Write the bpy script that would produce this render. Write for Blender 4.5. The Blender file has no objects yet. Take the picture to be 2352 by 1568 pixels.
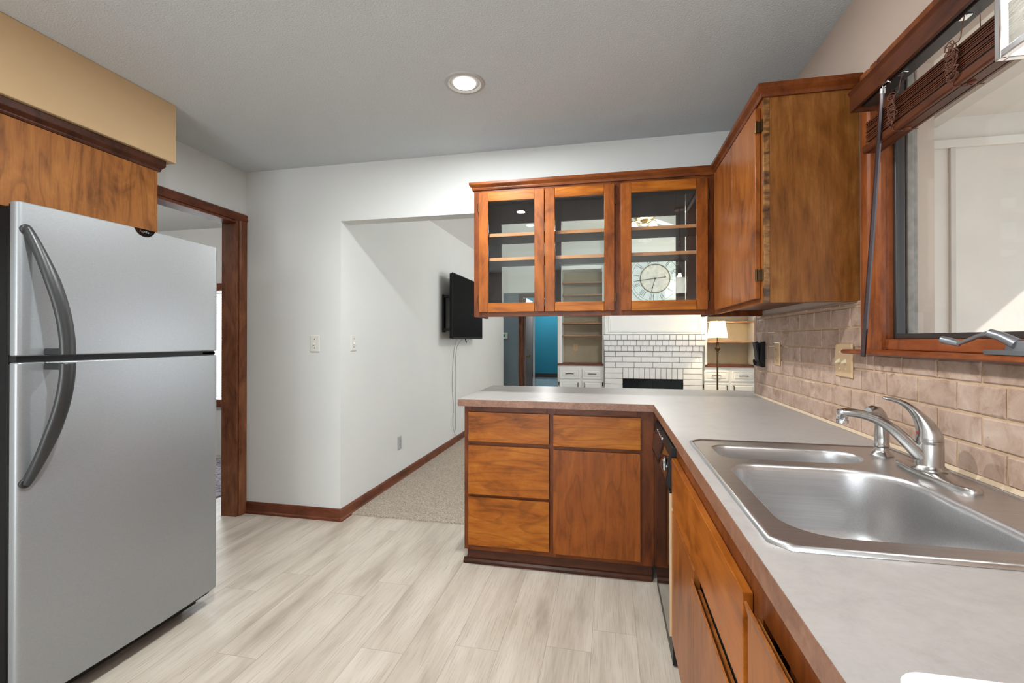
import bpy, bmesh, math, random
from mathutils import Vector, Matrix
random.seed(7)
D = bpy.data
SC = bpy.context.scene
COL = SC.collection
PI = math.pi

# ---------------------------------------------------------------- camera
cam_d = D.cameras.new('camera')
cam_d.sensor_width = 36.0
cam_d.sensor_fit = 'HORIZONTAL'
cam_d.lens = 36.0 * 1058.1 / 2352.0
cam_d.shift_y = -8.96 / 2352.0
cam_d.clip_start = 0.05
cam = D.objects.new('camera', cam_d)
COL.objects.link(cam)
cam.location = (0, 0, 1.238)
cam.rotation_euler = (math.radians(90 + 0.256), 0, math.radians(11.873))
SC.camera = cam

# ---------------------------------------------------------------- view, world, lights
SC.view_settings.view_transform = 'Standard'
SC.view_settings.look = 'None'
SC.view_settings.gamma = 1.0
SC.view_settings.use_curve_mapping = False
SC.view_settings.exposure = 0.12
SC.cycles.max_bounces = 10
SC.cycles.diffuse_bounces = 5
SC.cycles.glossy_bounces = 5
SC.cycles.transparent_max_bounces = 16
SC.cycles.caustics_reflective = False
SC.cycles.caustics_refractive = False
SC.cycles.sample_clamp_indirect = 60.0

W = D.worlds.new('world'); SC.world = W
W.use_nodes = True
bgn = W.node_tree.nodes['Background']
bgn.inputs['Color'].default_value = (0.80, 0.90, 1.0, 1)
bgn.inputs['Strength'].default_value = 2.2


def lamp(name, kind, loc, energy, color=(1, 1, 1), rot=(0, 0, 0), **kw):
    l = D.lights.new(name, kind)
    l.energy = energy
    l.color = color
    for k, v in kw.items():
        setattr(l, k, v)
    o = D.objects.new(name, l)
    o.location = loc
    o.rotation_euler = rot
    COL.objects.link(o)
    return o


# the sun over the porch: travels toward -x, +y and down
sd = Vector((-1.0, 0.75, -1.0)).normalized()
lamp('sun', 'SUN', (6, -4, 6), 4.5, (1.0, 0.94, 0.86), sd.to_track_quat('-Z', 'Y').to_euler(), angle=math.radians(0.6))
# added fills behind camera and in living room, daylight at the side room window
lamp('behind_camera_fill', 'AREA', (-0.9, -2.88, 0.98), 72, (0.93, 0.98, 1.0), (math.radians(90), 0, 0), shape='RECTANGLE', size=2.1, size_y=1.6)
lamp('living_fill', 'AREA', (2.80, 5.2, 1.45), 50, (0.96, 0.99, 1.0), (0, math.radians(148), 0), shape='RECTANGLE', size=1.4, size_y=2.4)
lamp('side_room_daylight', 'AREA', (-4.1, 4.36, 1.2), 40, (0.92, 0.96, 1.0), (math.radians(-90), 0, 0), shape='RECTANGLE', size=1.3, size_y=1.1)
SPOTS = [(-0.66, 2.06, 26), (-0.80, 0.94, 31), (-0.9, -0.9, 14)]  # last one is an added fill behind the camera, without a fixture
for sx, sy, sp in SPOTS:
    lamp('downlight_lamp', 'AREA', (sx, sy, 2.425), sp, (0.96, 1.0, 0.99), (0, 0, 0), shape='DISK', size=0.07)

# ---------------------------------------------------------------- helpers


def lin(r, g, b):
    f = lambda c: (c / 255 / 12.92) if c / 255 <= 0.04045 else ((c / 255 + 0.055) / 1.055) ** 2.4
    return (f(r), f(g), f(b), 1.0)


class NT:
    """small helper round a material's node tree"""

    def __init__(self, name):
        self.m = D.materials.new(name)
        self.m.use_nodes = True
        self.t = self.m.node_tree
        self.b = self.t.nodes['Principled BSDF']
        self.out = self.t.nodes['Material Output']

    def n(self, typ, **kw):
        x = self.t.nodes.new(typ)
        for k, v in kw.items():
            if hasattr(x, k):
                setattr(x, k, v)
            else:
                x.inputs[k.replace('_', ' ')].default_value = v
        return x

    def l(self, a, b):
        self.t.links.new(a, b)

    def ramp(self, src, stops, interp='LINEAR'):
        r = self.n('ShaderNodeValToRGB')
        r.color_ramp.interpolation = interp
        el = r.color_ramp.elements
        while len(el) < len(stops):
            el.new(0.5)
        for e, (p, c) in zip(el, stops):
            e.position = p
            e.color = c if len(c) == 4 else (*c, 1)
        self.l(src, r.inputs[0])
        return r.outputs[0]

    def mix(self, fac, a, b, blend='MIX'):
        x = self.n('ShaderNodeMix', data_type='RGBA', blend_type=blend)
        for s, v in ((x.inputs[0], fac), (x.inputs[6], a), (x.inputs[7], b)):
            if isinstance(v, (int, float)):
                s.default_value = v
            elif isinstance(v, tuple):
                s.default_value = v
            else:
                self.l(v, s)
        return x.outputs[2]

    def math(self, op, a, b=0.0):
        x = self.n('ShaderNodeMath', operation=op)
        for s, v in ((x.inputs[0], a), (x.inputs[1], b)):
            if isinstance(v, (int, float)):
                s.default_value = v
            else:
                self.l(v, s)
        return x.outputs[0]

    def coord(self, scale=(1, 1, 1), loc=(0, 0, 0), which='Object', per_object=True):
        tc = self.n('ShaderNodeTexCoord')
        mp = self.n('ShaderNodeMapping')
        mp.inputs['Scale'].default_value = scale
        mp.inputs['Location'].default_value = loc
        src = tc.outputs[which]
        if per_object:
            oi = self.n('ShaderNodeObjectInfo')
            v = self.n('ShaderNodeVectorMath', operation='SCALE')
            v.inputs[0].default_value = (7.1, 13.3, 5.7)
            self.l(oi.outputs['Random'], v.inputs['Scale'])
            a = self.n('ShaderNodeVectorMath', operation='ADD')
            self.l(src, a.inputs[0]); self.l(v.outputs[0], a.inputs[1])
            src = a.outputs[0]
        self.l(src, mp.inputs[0])
        return mp.outputs[0]

    def noise(self, vec, scale, detail=3.0, rough=0.5, dist=0.0):
        x = self.n('ShaderNodeTexNoise')
        x.inputs['Scale'].default_value = scale
        x.inputs['Detail'].default_value = detail
        x.inputs['Roughness'].default_value = rough
        x.inputs['Distortion'].default_value = dist
        self.l(vec, x.inputs['Vector'])
        return x.outputs[0]

    def bump(self, h, strength=0.2, dist=0.01):
        x = self.n('ShaderNodeBump')
        x.inputs['Strength'].default_value = strength
        x.inputs['Distance'].default_value = dist
        self.l(h, x.inputs['Height'])
        self.l(x.outputs[0], self.b.inputs['Normal'])

    def base(self, c, rough=0.5, metal=0.0, spec=0.5, coat=0.0):
        if isinstance(c, tuple):
            self.b.inputs['Base Color'].default_value = c
        else:
            self.l(c, self.b.inputs['Base Color'])
        self.b.inputs['Roughness'].default_value = rough
        self.b.inputs['Metallic'].default_value = metal
        self.b.inputs['Specular IOR Level'].default_value = spec
        self.b.inputs['Coat Weight'].default_value = coat
        self.b.inputs['Coat Roughness'].default_value = 0.15


def plain(name, c, rough=0.5, metal=0.0, noise_amt=0.04, nscale=6.0, bump=0.0, bscale=200.0, spec=0.5, coat=0.0):
    t = NT(name)
    v = t.coord(per_object=True)
    n = t.noise(v, nscale, 4)
    d = tuple(x * (1 - noise_amt * 2.2) for x in c[:3]) + (1,)
    u = tuple(min(1, x * (1 + noise_amt)) for x in c[:3]) + (1,)
    t.base(t.ramp(n, [(0.3, d), (0.7, u)]), rough, metal, spec, coat)
    if bump:
        t.bump(t.noise(v, bscale, 2), bump, 0.002)
    return t.m


def emit(name, c, strength):
    t = NT(name)
    t.base(c, 0.5)
    t.b.inputs['Emission Color'].default_value = c
    t.b.inputs['Emission Strength'].default_value = strength
    return t.m


def glass(name, tint=(0.97, 0.99, 0.98, 1), ior=1.5, gloss=1.0):
    t = NT(name)
    t.t.nodes.remove(t.b)
    tr = t.n('ShaderNodeBsdfTransparent'); tr.inputs[0].default_value = tint
    gl = t.n('ShaderNodeBsdfGlossy'); gl.inputs['Roughness'].default_value = 0.0
    gl.inputs[0].default_value = (gloss, gloss, gloss, 1)
    fr = t.n('ShaderNodeFresnel')
    ge = t.n('ShaderNodeNewGeometry')
    # the same reflectance from either side of a thin pane
    t.l(t.math('ADD', ior, t.math('MULTIPLY', ge.outputs['Backfacing'], 1.0 / ior - ior)), fr.inputs[0])
    mx = t.n('ShaderNodeMixShader')
    t.l(fr.outputs[0], mx.inputs[0]); t.l(tr.outputs[0], mx.inputs[1]); t.l(gl.outputs[0], mx.inputs[2])
    t.l(mx.outputs[0], t.out.inputs[0])
    return t.m


def wood(name, dark, mid, light, axis='z', rough=0.34, figure=1.0, blotch=1.0, coat=0.02, fine=1.0):
    """stained hardwood; axis is the grain direction"""
    t = NT(name)
    k = {'x': (0.16, 1, 1), 'y': (1, 0.16, 1), 'z': (1, 1, 0.16)}[axis]
    v = t.coord(k)
    vi = t.coord({'x': (0.45, 1, 1), 'y': (1, 0.45, 1), 'z': (1, 1, 0.45)}[axis])
    warp = t.noise(v, 3.4, 3, 0.55, 0.5)
    rings = t.math('FRACT', t.math('MULTIPLY', warp, 13.0))
    line = t.ramp(rings, [(0.0, (1, 1, 1)), (0.09, (0.0, 0.0, 0.0)), (0.78, (0.0, 0.0, 0.0)), (1.0, (0.9, 0.9, 0.9))])
    kf = {'x': (0.05, 1, 1), 'y': (1, 0.05, 1), 'z': (1, 1, 0.05)}[axis]
    fib = t.noise(t.coord(kf), 260, 4, 0.65)
    km = {'x': (0.12, 1, 1), 'y': (1, 0.12, 1), 'z': (1, 1, 0.12)}[axis]
    streak = t.noise(t.coord(km), 34, 4, 0.65, 0.3)
    bl = t.noise(vi, 6.5, 6, 0.66, 1.0)
    f = t.math('ADD', t.math('MULTIPLY', t.math('SUBTRACT', bl, 0.5), 1.0 * blotch), t.math('MULTIPLY', t.math('SUBTRACT', streak, 0.5), 0.50))
    c = t.ramp(t.math('ADD', f, 0.5), [(0.27, dark), (0.48, mid), (0.74, light)])
    c = t.mix(t.math('MULTIPLY', line, 0.42 * figure), c, dark)
    c = t.mix(t.math('MULTIPLY', t.ramp(fib, [(0.48, (0, 0, 0)), (0.74, (1, 1, 1))]), 0.28 * fine), c, dark)
    t.base(c, rough, 0, 0.2, coat)
    t.bump(fib, 0.05, 0.001)
    return t.m


M = {}
DK, MD, LT = lin(84, 42, 8), lin(150, 82, 20), lin(178, 110, 36)
M['front'] = wood('wood_front', DK, MD, LT, 'x', blotch=0.8)
M['front_v'] = wood('wood_front_vertical', DK, lin(130, 68, 24), lin(152, 86, 32), 'z', blotch=0.6)
M['frame'] = wood('wood_face_frame', lin(60, 26, 9), lin(102, 50, 18), lin(126, 66, 25), 'z', figure=0.4)
M['frame_h'] = wood('wood_rail', lin(60, 26, 9), lin(106, 53, 18), lin(130, 70, 26), 'x', figure=0.4)
M['door_wood'] = wood('wood_glass_door', lin(80, 38, 12), lin(130, 69, 23), lin(156, 89, 34), 'z', figure=0.35, fine=0.8)
M['panel'] = wood('wood_end_panel', lin(74, 40, 12), lin(122, 74, 30), lin(152, 104, 52), 'z', rough=0.36, blotch=0.62, fine=1.3, figure=0.55)
M['run'] = wood('wood_sink_run', lin(92, 46, 16), lin(138, 78, 32), lin(160, 98, 46), 'z', rough=0.33, figure=0.35)
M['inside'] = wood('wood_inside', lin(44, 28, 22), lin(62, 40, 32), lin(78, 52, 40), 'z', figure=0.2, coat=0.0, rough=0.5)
M['shelf'] = wood('wood_shelf_edge', lin(130, 80, 48), lin(176, 120, 78), lin(200, 146, 100), 'x', figure=0.3)
M['trim'] = wood('wood_trim', lin(70, 38, 22), lin(112, 68, 46), lin(138, 90, 62), 'z', figure=0.2, rough=0.35)
M['trim_h'] = wood('wood_trim_horizontal', lin(62, 30, 18), lin(100, 54, 36), lin(124, 72, 50), 'x', figure=0.25, rough=0.35)
M['trim_y'] = wood('wood_trim_depth', lin(62, 30, 18), lin(104, 56, 36), lin(128, 74, 50), 'y', figure=0.25, rough=0.35)
M['win'] = wood('wood_window', lin(80, 40, 20), lin(128, 68, 34), lin(156, 90, 48), 'z', figure=0.3)
M['win_y'] = wood('wood_window_sill', lin(84, 40, 20), lin(134, 70, 36), lin(160, 90, 50), 'y', figure=0.3)
M['blind'] = wood('blind_brown', lin(50, 24, 14), lin(80, 40, 22), lin(100, 54, 32), 'y', figure=0.15, rough=0.35)
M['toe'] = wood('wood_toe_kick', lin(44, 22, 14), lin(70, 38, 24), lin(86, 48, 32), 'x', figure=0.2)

M['wall'] = plain('wall_paint', lin(212, 213, 211), 0.75, noise_amt=0.012, nscale=2, bump=0.12, bscale=90)
M['wall_w'] = plain('wall_paint_window_side', lin(198, 178, 164), 0.75, noise_amt=0.015, nscale=2, bump=0.12, bscale=90)
M['tan'] = plain('wall_paint_tan', lin(198, 168, 128), 0.8, noise_amt=0.012, nscale=2)
M['white'] = plain('white_paint', lin(226, 226, 224), 0.45, noise_amt=0.01, nscale=3)
M['cream'] = plain('bookcase_cream', lin(176, 162, 136), 0.6, noise_amt=0.03)
M['teal'] = plain('teal_paint', lin(20, 112, 138), 0.8, noise_amt=0.03, nscale=3)
M['paleblue'] = plain('pale_blue_paint', lin(150, 186, 204), 0.8)
M['hall'] = plain('hall_paint', lin(120, 134, 142), 0.8, noise_amt=0.04, nscale=1.5)
M['black'] = plain('black_plastic', lin(15, 15, 16), 0.4, noise_amt=0.05, spec=0.3)
M['blackgloss'] = plain('black_gloss', lin(14, 13, 13), 0.06, noise_amt=0.02)
M['fridge_body'] = plain('fridge_black_body', lin(9, 9, 10), 0.5, noise_amt=0.06, bump=0.2, bscale=400, spec=0.2)
M['handle'] = plain('fridge_handle', lin(40, 41, 42), 0.36, noise_amt=0.03, bump=0.06, bscale=500)
M['chrome'] = plain('chrome', lin(225, 225, 228), 0.08, 1.0, noise_amt=0.0)
M['nickel'] = plain('brushed_nickel', lin(188, 186, 184), 0.24, 1.0, noise_amt=0.02)
M['silver'] = plain('crank_silver', lin(150, 152, 158), 0.35, 0.8, noise_amt=0.02)
M['brass'] = plain('brass', lin(190, 160, 95), 0.22, 1.0, noise_amt=0.03)
M['bronze'] = plain('aged_bronze', lin(92, 72, 50), 0.35, 1.0, noise_amt=0.05)
M['almond'] = plain('almond_plastic', lin(204, 172, 134), 0.45, noise_amt=0.02)
M['plate'] = plain('switch_white', lin(214, 212, 206), 0.45, noise_amt=0.01)
M['gray'] = plain('outlet_gray', lin(168, 168, 168), 0.5, noise_amt=0.01)
M['darkslot'] = plain('dark_slot', lin(40, 36, 34), 0.6, noise_amt=0.01)
M['traywhite'] = plain('tray_white', lin(226, 232, 240), 0.35, noise_amt=0.02)
M['cord'] = plain('cord_brown', lin(106, 62, 46), 0.7, noise_amt=0.05)
M['cordgray'] = plain('cord_gray', lin(168, 168, 168), 0.6)
M['ext'] = plain('siding_paint', lin(216, 208, 200), 0.85, noise_amt=0.03, nscale=3, bump=0.25, bscale=120)
M['ext_dark'] = plain('siding_trim', lin(200, 192, 184), 0.85, noise_amt=0.03)
M['extgray'] = plain('window_exterior_gray', lin(150, 145, 138), 0.7, noise_amt=0.10, nscale=40)
M['sash'] = plain('sash_dark', lin(52, 46, 44), 0.4, noise_amt=0.03)
M['ground'] = plain('porch_concrete', lin(190, 186, 178), 0.9, noise_amt=0.05)
M['red'] = plain('red_dot', lin(190, 24, 30), 0.3)
M['green'] = plain('thermostat_green', lin(40, 150, 90), 0.4)
M['mortar'] = plain('dark_mortar', lin(140, 138, 138), 0.9, noise_amt=0.1, nscale=30)
M['brick'] = plain('white_painted_brick', lin(224, 224, 224), 0.6, noise_amt=0.03, nscale=12, bump=0.35, bscale=60)
M['firebox'] = plain('firebox_glass', lin(26, 34, 36), 0.12, noise_amt=0.05)
M['caulk'] = plain('tile_caulk', lin(206, 184, 156), 0.6)
M['dial'] = plain('clock_dial', lin(222, 232, 236), 0.5, noise_amt=0.03, nscale=10)
M['dialin'] = plain('clock_dial_inner', lin(226, 222, 214), 0.5, noise_amt=0.10, nscale=18)
M['ink'] = plain('clock_ink', lin(48, 54, 60), 0.6)
M['clockring'] = plain('clock_ring', lin(132, 124, 104), 0.4, 0.4)
M['rug'] = plain('rug_purple_gray', lin(150, 142, 150), 0.95, noise_amt=0.4, nscale=30)
M['glass'] = glass('clear_glass')
M['glasswin'] = glass('window_glass', (0.97, 0.985, 0.985, 1), 1.45, 0.55)
M['lampglow'] = emit('lamp_shade_glow', (1.0, 0.93, 0.80, 1), 2.4)
M['bulb'] = emit('bulb_glow', (1.0, 0.95, 0.88, 1), 30.0)
M['bulbsoft'] = emit('bulb_soft', (1.0, 0.97, 0.93, 1), 8.0)
M['lensglow'] = emit('downlight_glow', (1.0, 0.96, 0.90, 1), 6.0)


def steel(name, c, rough, aniso_axis='z', amt=0.06):
    t = NT(name)
    k = {'z': (1, 1, 0.01), 'y': (1, 0.01, 1), 'x': (0.01, 1, 1)}[aniso_axis]
    n = t.noise(t.coord(k), 420, 2)
    d = tuple(x * (1 - amt) for x in c[:3]) + (1,)
    u = tuple(min(1, x * (1 + amt)) for x in c[:3]) + (1,)
    t.base(t.ramp(n, [(0.35, d), (0.65, u)]), rough, 1.0)
    t.bump(n, 0.03, 0.0006)
    return t.m


M['sink'] = steel('sink_steel', lin(203, 203, 204), 0.34, 'x')


def fridge_mat():
    t = NT('fridge_silver')
    v = t.coord((1, 0.35, 1))
    n = t.noise(v, 380, 2)
    t.base(t.ramp(n, [(0.3, lin(150, 154, 157)), (0.7, lin(156, 160, 163))]), 0.38, 0.55, 0.5)
    t.bump(n, 0.03, 0.0006)
    return t.m


M['fridge'] = fridge_mat()


def ceiling_mat():
    t = NT('popcorn_ceiling')
    v = t.coord(per_object=False)
    n = t.noise(v, 150, 3, 0.65)
    n2 = t.noise(v, 60, 2, 0.5)
    h = t.math('ADD', t.ramp(n, [(0.42, (0, 0, 0)), (0.66, (1, 1, 1))]), t.math('MULTIPLY', n2, 0.6))
    t.base(t.ramp(n, [(0.3, lin(198, 203, 206)), (0.6, lin(209, 214, 217))]), 0.9, 0, 0.2)
    t.bump(h, 0.42, 0.004)
    return t.m


M['ceiling'] = ceiling_mat()


def floor_mat():
    t = NT('pale_oak_planks')
    g = t.n('ShaderNodeNewGeometry')
    s = t.n('ShaderNodeSeparateXYZ'); t.l(g.outputs['Position'], s.inputs[0])
    x, y = s.outputs[0], s.outputs[1]
    pw, pl = 0.1812, 1.22
    u = t.math('DIVIDE', t.math('ADD', x, 0.975 + pw * 40), pw)
    row = t.math('FLOOR', u); fu = t.math('FRACT', u)
    wn = t.n('ShaderNodeTexWhiteNoise', noise_dimensions='1D'); t.l(row, wn.inputs['W'])
    off = t.math('MULTIPLY', wn.outputs['Value'], 7.0)
    vv = t.math('ADD', t.math('DIVIDE', t.math('ADD', y, 30.0), pl), off)
    col = t.math('FLOOR', vv); fv = t.math('FRACT', vv)
    cb = t.n('ShaderNodeCombineXYZ'); t.l(row, cb.inputs[0]); t.l(col, cb.inputs[1])
    w2 = t.n('ShaderNodeTexWhiteNoise', noise_dimensions='2D'); t.l(cb.outputs[0], w2.inputs['Vector'])
    rnd = w2.outputs['Value']
    # grain, its own on every plank
    c2 = t.n('ShaderNodeCombineXYZ')
    t.l(t.math('ADD', t.math('MULTIPLY', fu, 1.0), t.math('MULTIPLY', rnd, 40.0)), c2.inputs[0])
    t.l(t.math('ADD', t.math('MULTIPLY', fv, 1.0), t.math('MULTIPLY', rnd, 17.0)), c2.inputs[1])
    soft = t.noise(c2.outputs[0], 1.7, 4, 0.55, 0.3)
    c3 = t.n('ShaderNodeCombineXYZ')
    t.l(t.math('MULTIPLY', t.math('ADD', fu, t.math('MULTIPLY', rnd, 9.0)), 22.0), c3.inputs[0])
    t.l(t.math('MULTIPLY', t.math('ADD', fv, t.math('MULTIPLY', rnd, 5.0)), 5.0), c3.inputs[1])
    fine = t.noise(c3.outputs[0], 1.4, 5, 0.65, 0.5)
    base = t.ramp(soft, [(0.26, lin(154, 143, 130)), (0.43, lin(182, 171, 157)), (0.58, lin(196, 186, 173)), (0.8, lin(203, 193, 181))])
    base = t.mix(t.math('MULTIPLY', t.ramp(fine, [(0.50, (0, 0, 0)), (0.72, (1, 1, 1))]), 0.72), base, lin(150, 136, 123))
    base = t.mix(t.math('MULTIPLY', rnd, 0.10), base, lin(170, 156, 146))
    # seams
    eu = t.math('MINIMUM', fu, t.math('SUBTRACT', 1.0, fu))
    ev = t.math('MINIMUM', fv, t.math('SUBTRACT', 1.0, fv))
    su = t.math('LESS_THAN', eu, 0.0072); sv = t.math('LESS_THAN', ev, 0.0011)
    seam = t.math('MAXIMUM', su, sv)
    base = t.mix(t.math('MULTIPLY', seam, 0.42), base, lin(112, 98, 86))
    t.base(base, 0.42, 0, 0.4)
    t.bump(t.math('SUBTRACT', t.math('MULTIPLY', fine, 0.3), seam), 0.12, 0.001)
    return t.m


M['floor'] = floor_mat()


def carpet_mat():
    t = NT('beige_carpet')
    v = t.coord(per_object=False)
    n = t.noise(v, 130, 3, 0.7); n2 = t.noise(v, 3, 2)
    c = t.ramp(n, [(0.34, lin(128, 114, 100)), (0.52, lin(186, 173, 158)), (0.7, lin(212, 200, 186))])
    c = t.mix(t.math('MULTIPLY', n2, 0.25), c, lin(160, 148, 134))
    t.base(c, 0.98, 0, 0.1)
    t.bump(n, 0.9, 0.01)
    return t.m


M['carpet'] = carpet_mat()


def laminate_mat(name, a, b, c, rough=0.3, sc=1.0):
    t = NT(name)
    v = t.coord((1, 1, 1), per_object=False)
    n = t.noise(v, 9 * sc, 6, 0.68, 1.2)
    n2 = t.noise(v, 70 * sc, 4, 0.7)
    f = t.math('ADD', t.math('MULTIPLY', n, 0.55), t.math('MULTIPLY', n2, 0.45))
    t.base(t.ramp(f, [(0.33, a), (0.5, b), (0.67, c)]), rough, 0, 0.5)
    r = t.math('ADD', rough - 0.05, t.math('MULTIPLY', n2, 0.12)); t.l(r, t.b.inputs['Roughness'])
    return t.m


M['lam'] = laminate_mat('counter_laminate', lin(153, 147, 144), lin(164, 159, 156), lin(171, 166, 163), 0.36)
M['lam_shaded'] = laminate_mat('counter_laminate_shaded_edge', lin(98, 66, 50), lin(126, 88, 68), lin(146, 106, 84), 0.42, 1.6)  # same laminate as the top; the edge's different lighting is put into its colour


def tile_mat():
    t = NT('tumbled_tile')
    v = t.coord(per_object=False)
    g = t.n('ShaderNodeNewGeometry')
    rnd = g.outputs['Random Per Island']
    n = t.noise(v, 14, 5, 0.65, 0.6); n2 = t.noise(v, 120, 3, 0.7)
    c = t.ramp(n, [(0.3, lin(150, 120, 102)), (0.5, lin(188, 160, 142)), (0.7, lin(206, 182, 166))])
    c = t.mix(t.math('MULTIPLY', rnd, 0.35), c, lin(164, 136, 120))
    c = t.mix(t.ramp(n2, [(0.62, (0, 0, 0)), (0.75, (0.55, 0.55, 0.55))]), c, lin(120, 88, 70))
    t.base(c, 0.5, 0, 0.4)
    t.bump(t.math('ADD', n, t.math('MULTIPLY', n2, 0.5)), 0.25, 0.003)
    return t.m


M['tile'] = tile_mat()
M['grout'] = plain('tile_grout', lin(196, 166, 136), 0.9, noise_amt=0.05, nscale=40)


# ---------------------------------------------------------------- mesh building
def wloc(o):
    p = Vector((0, 0, 0))
    while o is not None:
        p += o.location
        o = o.parent
    return p


def add_obj(name, me, mat, parent=None):
    o = D.objects.new(name, me)
    if mat is not None:
        me.materials.append(mat)
    COL.objects.link(o)
    if parent is not None:
        o.parent = parent
    return o


class MB:
    def __init__(self):
        self.v = []; self.f = []; self.mi = []; self.cur = 0

    def mat(self, i):
        self.cur = i
        return self

    def add(self, vs, fs):
        self.mi += [self.cur] * len(fs)
        b = len(self.v)
        self.v += [tuple(p) for p in vs]
        self.f += [tuple(i + b for i in q) for q in fs]
        return self

    def box(self, x0, x1, y0, y1, z0, z1):
        vs = [(x, y, z) for x in (x0, x1) for y in (y0, y1) for z in (z0, z1)]
        return self.add(vs, [(0, 1, 3, 2), (4, 6, 7, 5), (0, 4, 5, 1), (2, 3, 7, 6), (0, 2, 6, 4), (1, 5, 7, 3)])

    def prism(self, pts, axis, a, b):
        """pts: closed 2-D outline in the two other axes (in xyz order); extruded along axis from a to b"""
        def P(p, h):
            return {'x': (h, p[0], p[1]), 'y': (p[0], h, p[1]), 'z': (p[0], p[1], h)}[axis]
        n = len(pts)
        vs = [P(p, a) for p in pts] + [P(p, b) for p in pts]
        fs = [tuple(range(n)), tuple(range(2 * n - 1, n - 1, -1))]
        fs += [(i, (i + 1) % n, n + (i + 1) % n, n + i) for i in range(n)]
        return self.add(vs, fs)

    def loops(self, loops, cap0=True, cap1=True, closed=True):
        n = len(loops[0])
        vs = [p for L in loops for p in L]
        fs = []
        for k in range(len(loops) - 1):
            for i in range(n if closed else n - 1):
                j = (i + 1) % n
                fs.append((k * n + i, k * n + j, (k + 1) * n + j, (k + 1) * n + i))
        if cap0: fs.append(tuple(range(n - 1, -1, -1)))
        if cap1: fs.append(tuple((len(loops) - 1) * n + i for i in range(n)))
        return self.add(vs, fs)

    def lathe(self, prof, c, n=28, axis='z', cap0=True, cap1=True):
        L = []
        for r, h in prof:
            ring = []
            for i in range(n):
                a = 2 * PI * i / n
                p, q = r * math.cos(a), r * math.sin(a)
                ring.append({'z': (c[0] + p, c[1] + q, c[2] + h), 'x': (c[0] + h, c[1] + p, c[2] + q), 'y': (c[0] + p, c[1] + h, c[2] + q)}[axis])
            L.append(ring)
        return self.loops(L, cap0, cap1)

    def tube(self, path, r, n=12, side=None, closed=False):
        """round (or elliptical: r = (across, along side)) tube along path; r may be a list"""
        pts = [Vector(p) for p in path]
        m = len(pts)
        rr = r if isinstance(r, list) else [r] * m
        L = []
        prev = None
        for i, p in enumerate(pts):
            a = pts[max(0, i - 1)]; b = pts[min(m - 1, i + 1)]
            tng = (b - a).normalized()
            if side is not None:
                s = Vector(side)
            elif prev is None:
                s = Vector((0, 0, 1)) if abs(tng.z) < 0.9 else Vector((1, 0, 0))
            else:
                s = prev
            s = (s - tng * s.dot(tng)).normalized()
            prev = s
            q = tng.cross(s).normalized()
            ra = rr[i] if isinstance(rr[i], tuple) else (rr[i], rr[i])
            L.append([p + q * (ra[0] * math.cos(2 * PI * k / n)) + s * (ra[1] * math.sin(2 * PI * k / n)) for k in range(n)])
        return self.loops(L)

    def cyl(self, p0, p1, r0, r1=None, n=20):
        return self.tube([p0, p1], [r0, r0 if r1 is None else r1], n)

    def build(self, name, mat, parent=None, bevel=0.0, seg=2, smooth=True, ang=40):
        org = wloc(parent) if parent is not None else Vector((0, 0, 0))
        me = D.meshes.new(name)
        me.from_pydata([tuple(Vector(p) - org) for p in self.v], [], self.f)
        extra = []
        if isinstance(mat, (list, tuple)):
            extra = list(mat[1:]); mat = mat[0]
            for p, i in zip(me.polygons, self.mi):
                p.material_index = i
        bm = bmesh.new(); bm.from_mesh(me)
        bmesh.ops.recalc_face_normals(bm, faces=bm.faces)
        bm.to_mesh(me); bm.free()
        if smooth:
            for p in me.polygons:
                p.use_smooth = True
            me.set_sharp_from_angle(angle=math.radians(ang))
        o = add_obj(name, me, mat, parent)
        for x in extra:
            me.materials.append(x)
        if bevel:
            md = o.modifiers.new('bevel', 'BEVEL')
            md.width = bevel; md.segments = seg; md.limit_method = 'ANGLE'; md.angle_limit = math.radians(40)
            md.harden_normals = False
        return o


def B(x0, x1, y0, y1, z0, z1):
    return MB().box(x0, x1, y0, y1, z0, z1)


def thing(name, loc, label, cat, group=None):
    o = D.objects.new(name, None)
    o.empty_display_size = 0.05
    o.location = loc
    COL.objects.link(o)
    return tag(o, label, cat, group)


def tag(o, label, cat, group=None):
    o['label'] = label; o['category'] = cat
    if group: o['group'] = group
    return o


def struct(o, label=None, cat=None):
    o['kind'] = 'structure'
    if label: o['label'] = label
    if cat: o['category'] = cat
    return o


def empty_struct(name, loc, label=None, cat=None):
    o = D.objects.new(name, None)
    o.location = loc
    COL.objects.link(o)
    return struct(o, label, cat)


def copy_tree(o, parent=None):
    c = o.copy(); COL.objects.link(c)
    c.parent = parent
    for ch in [x for x in D.objects if x.parent == o]:
        copy_tree(ch, c)
    return c


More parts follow.
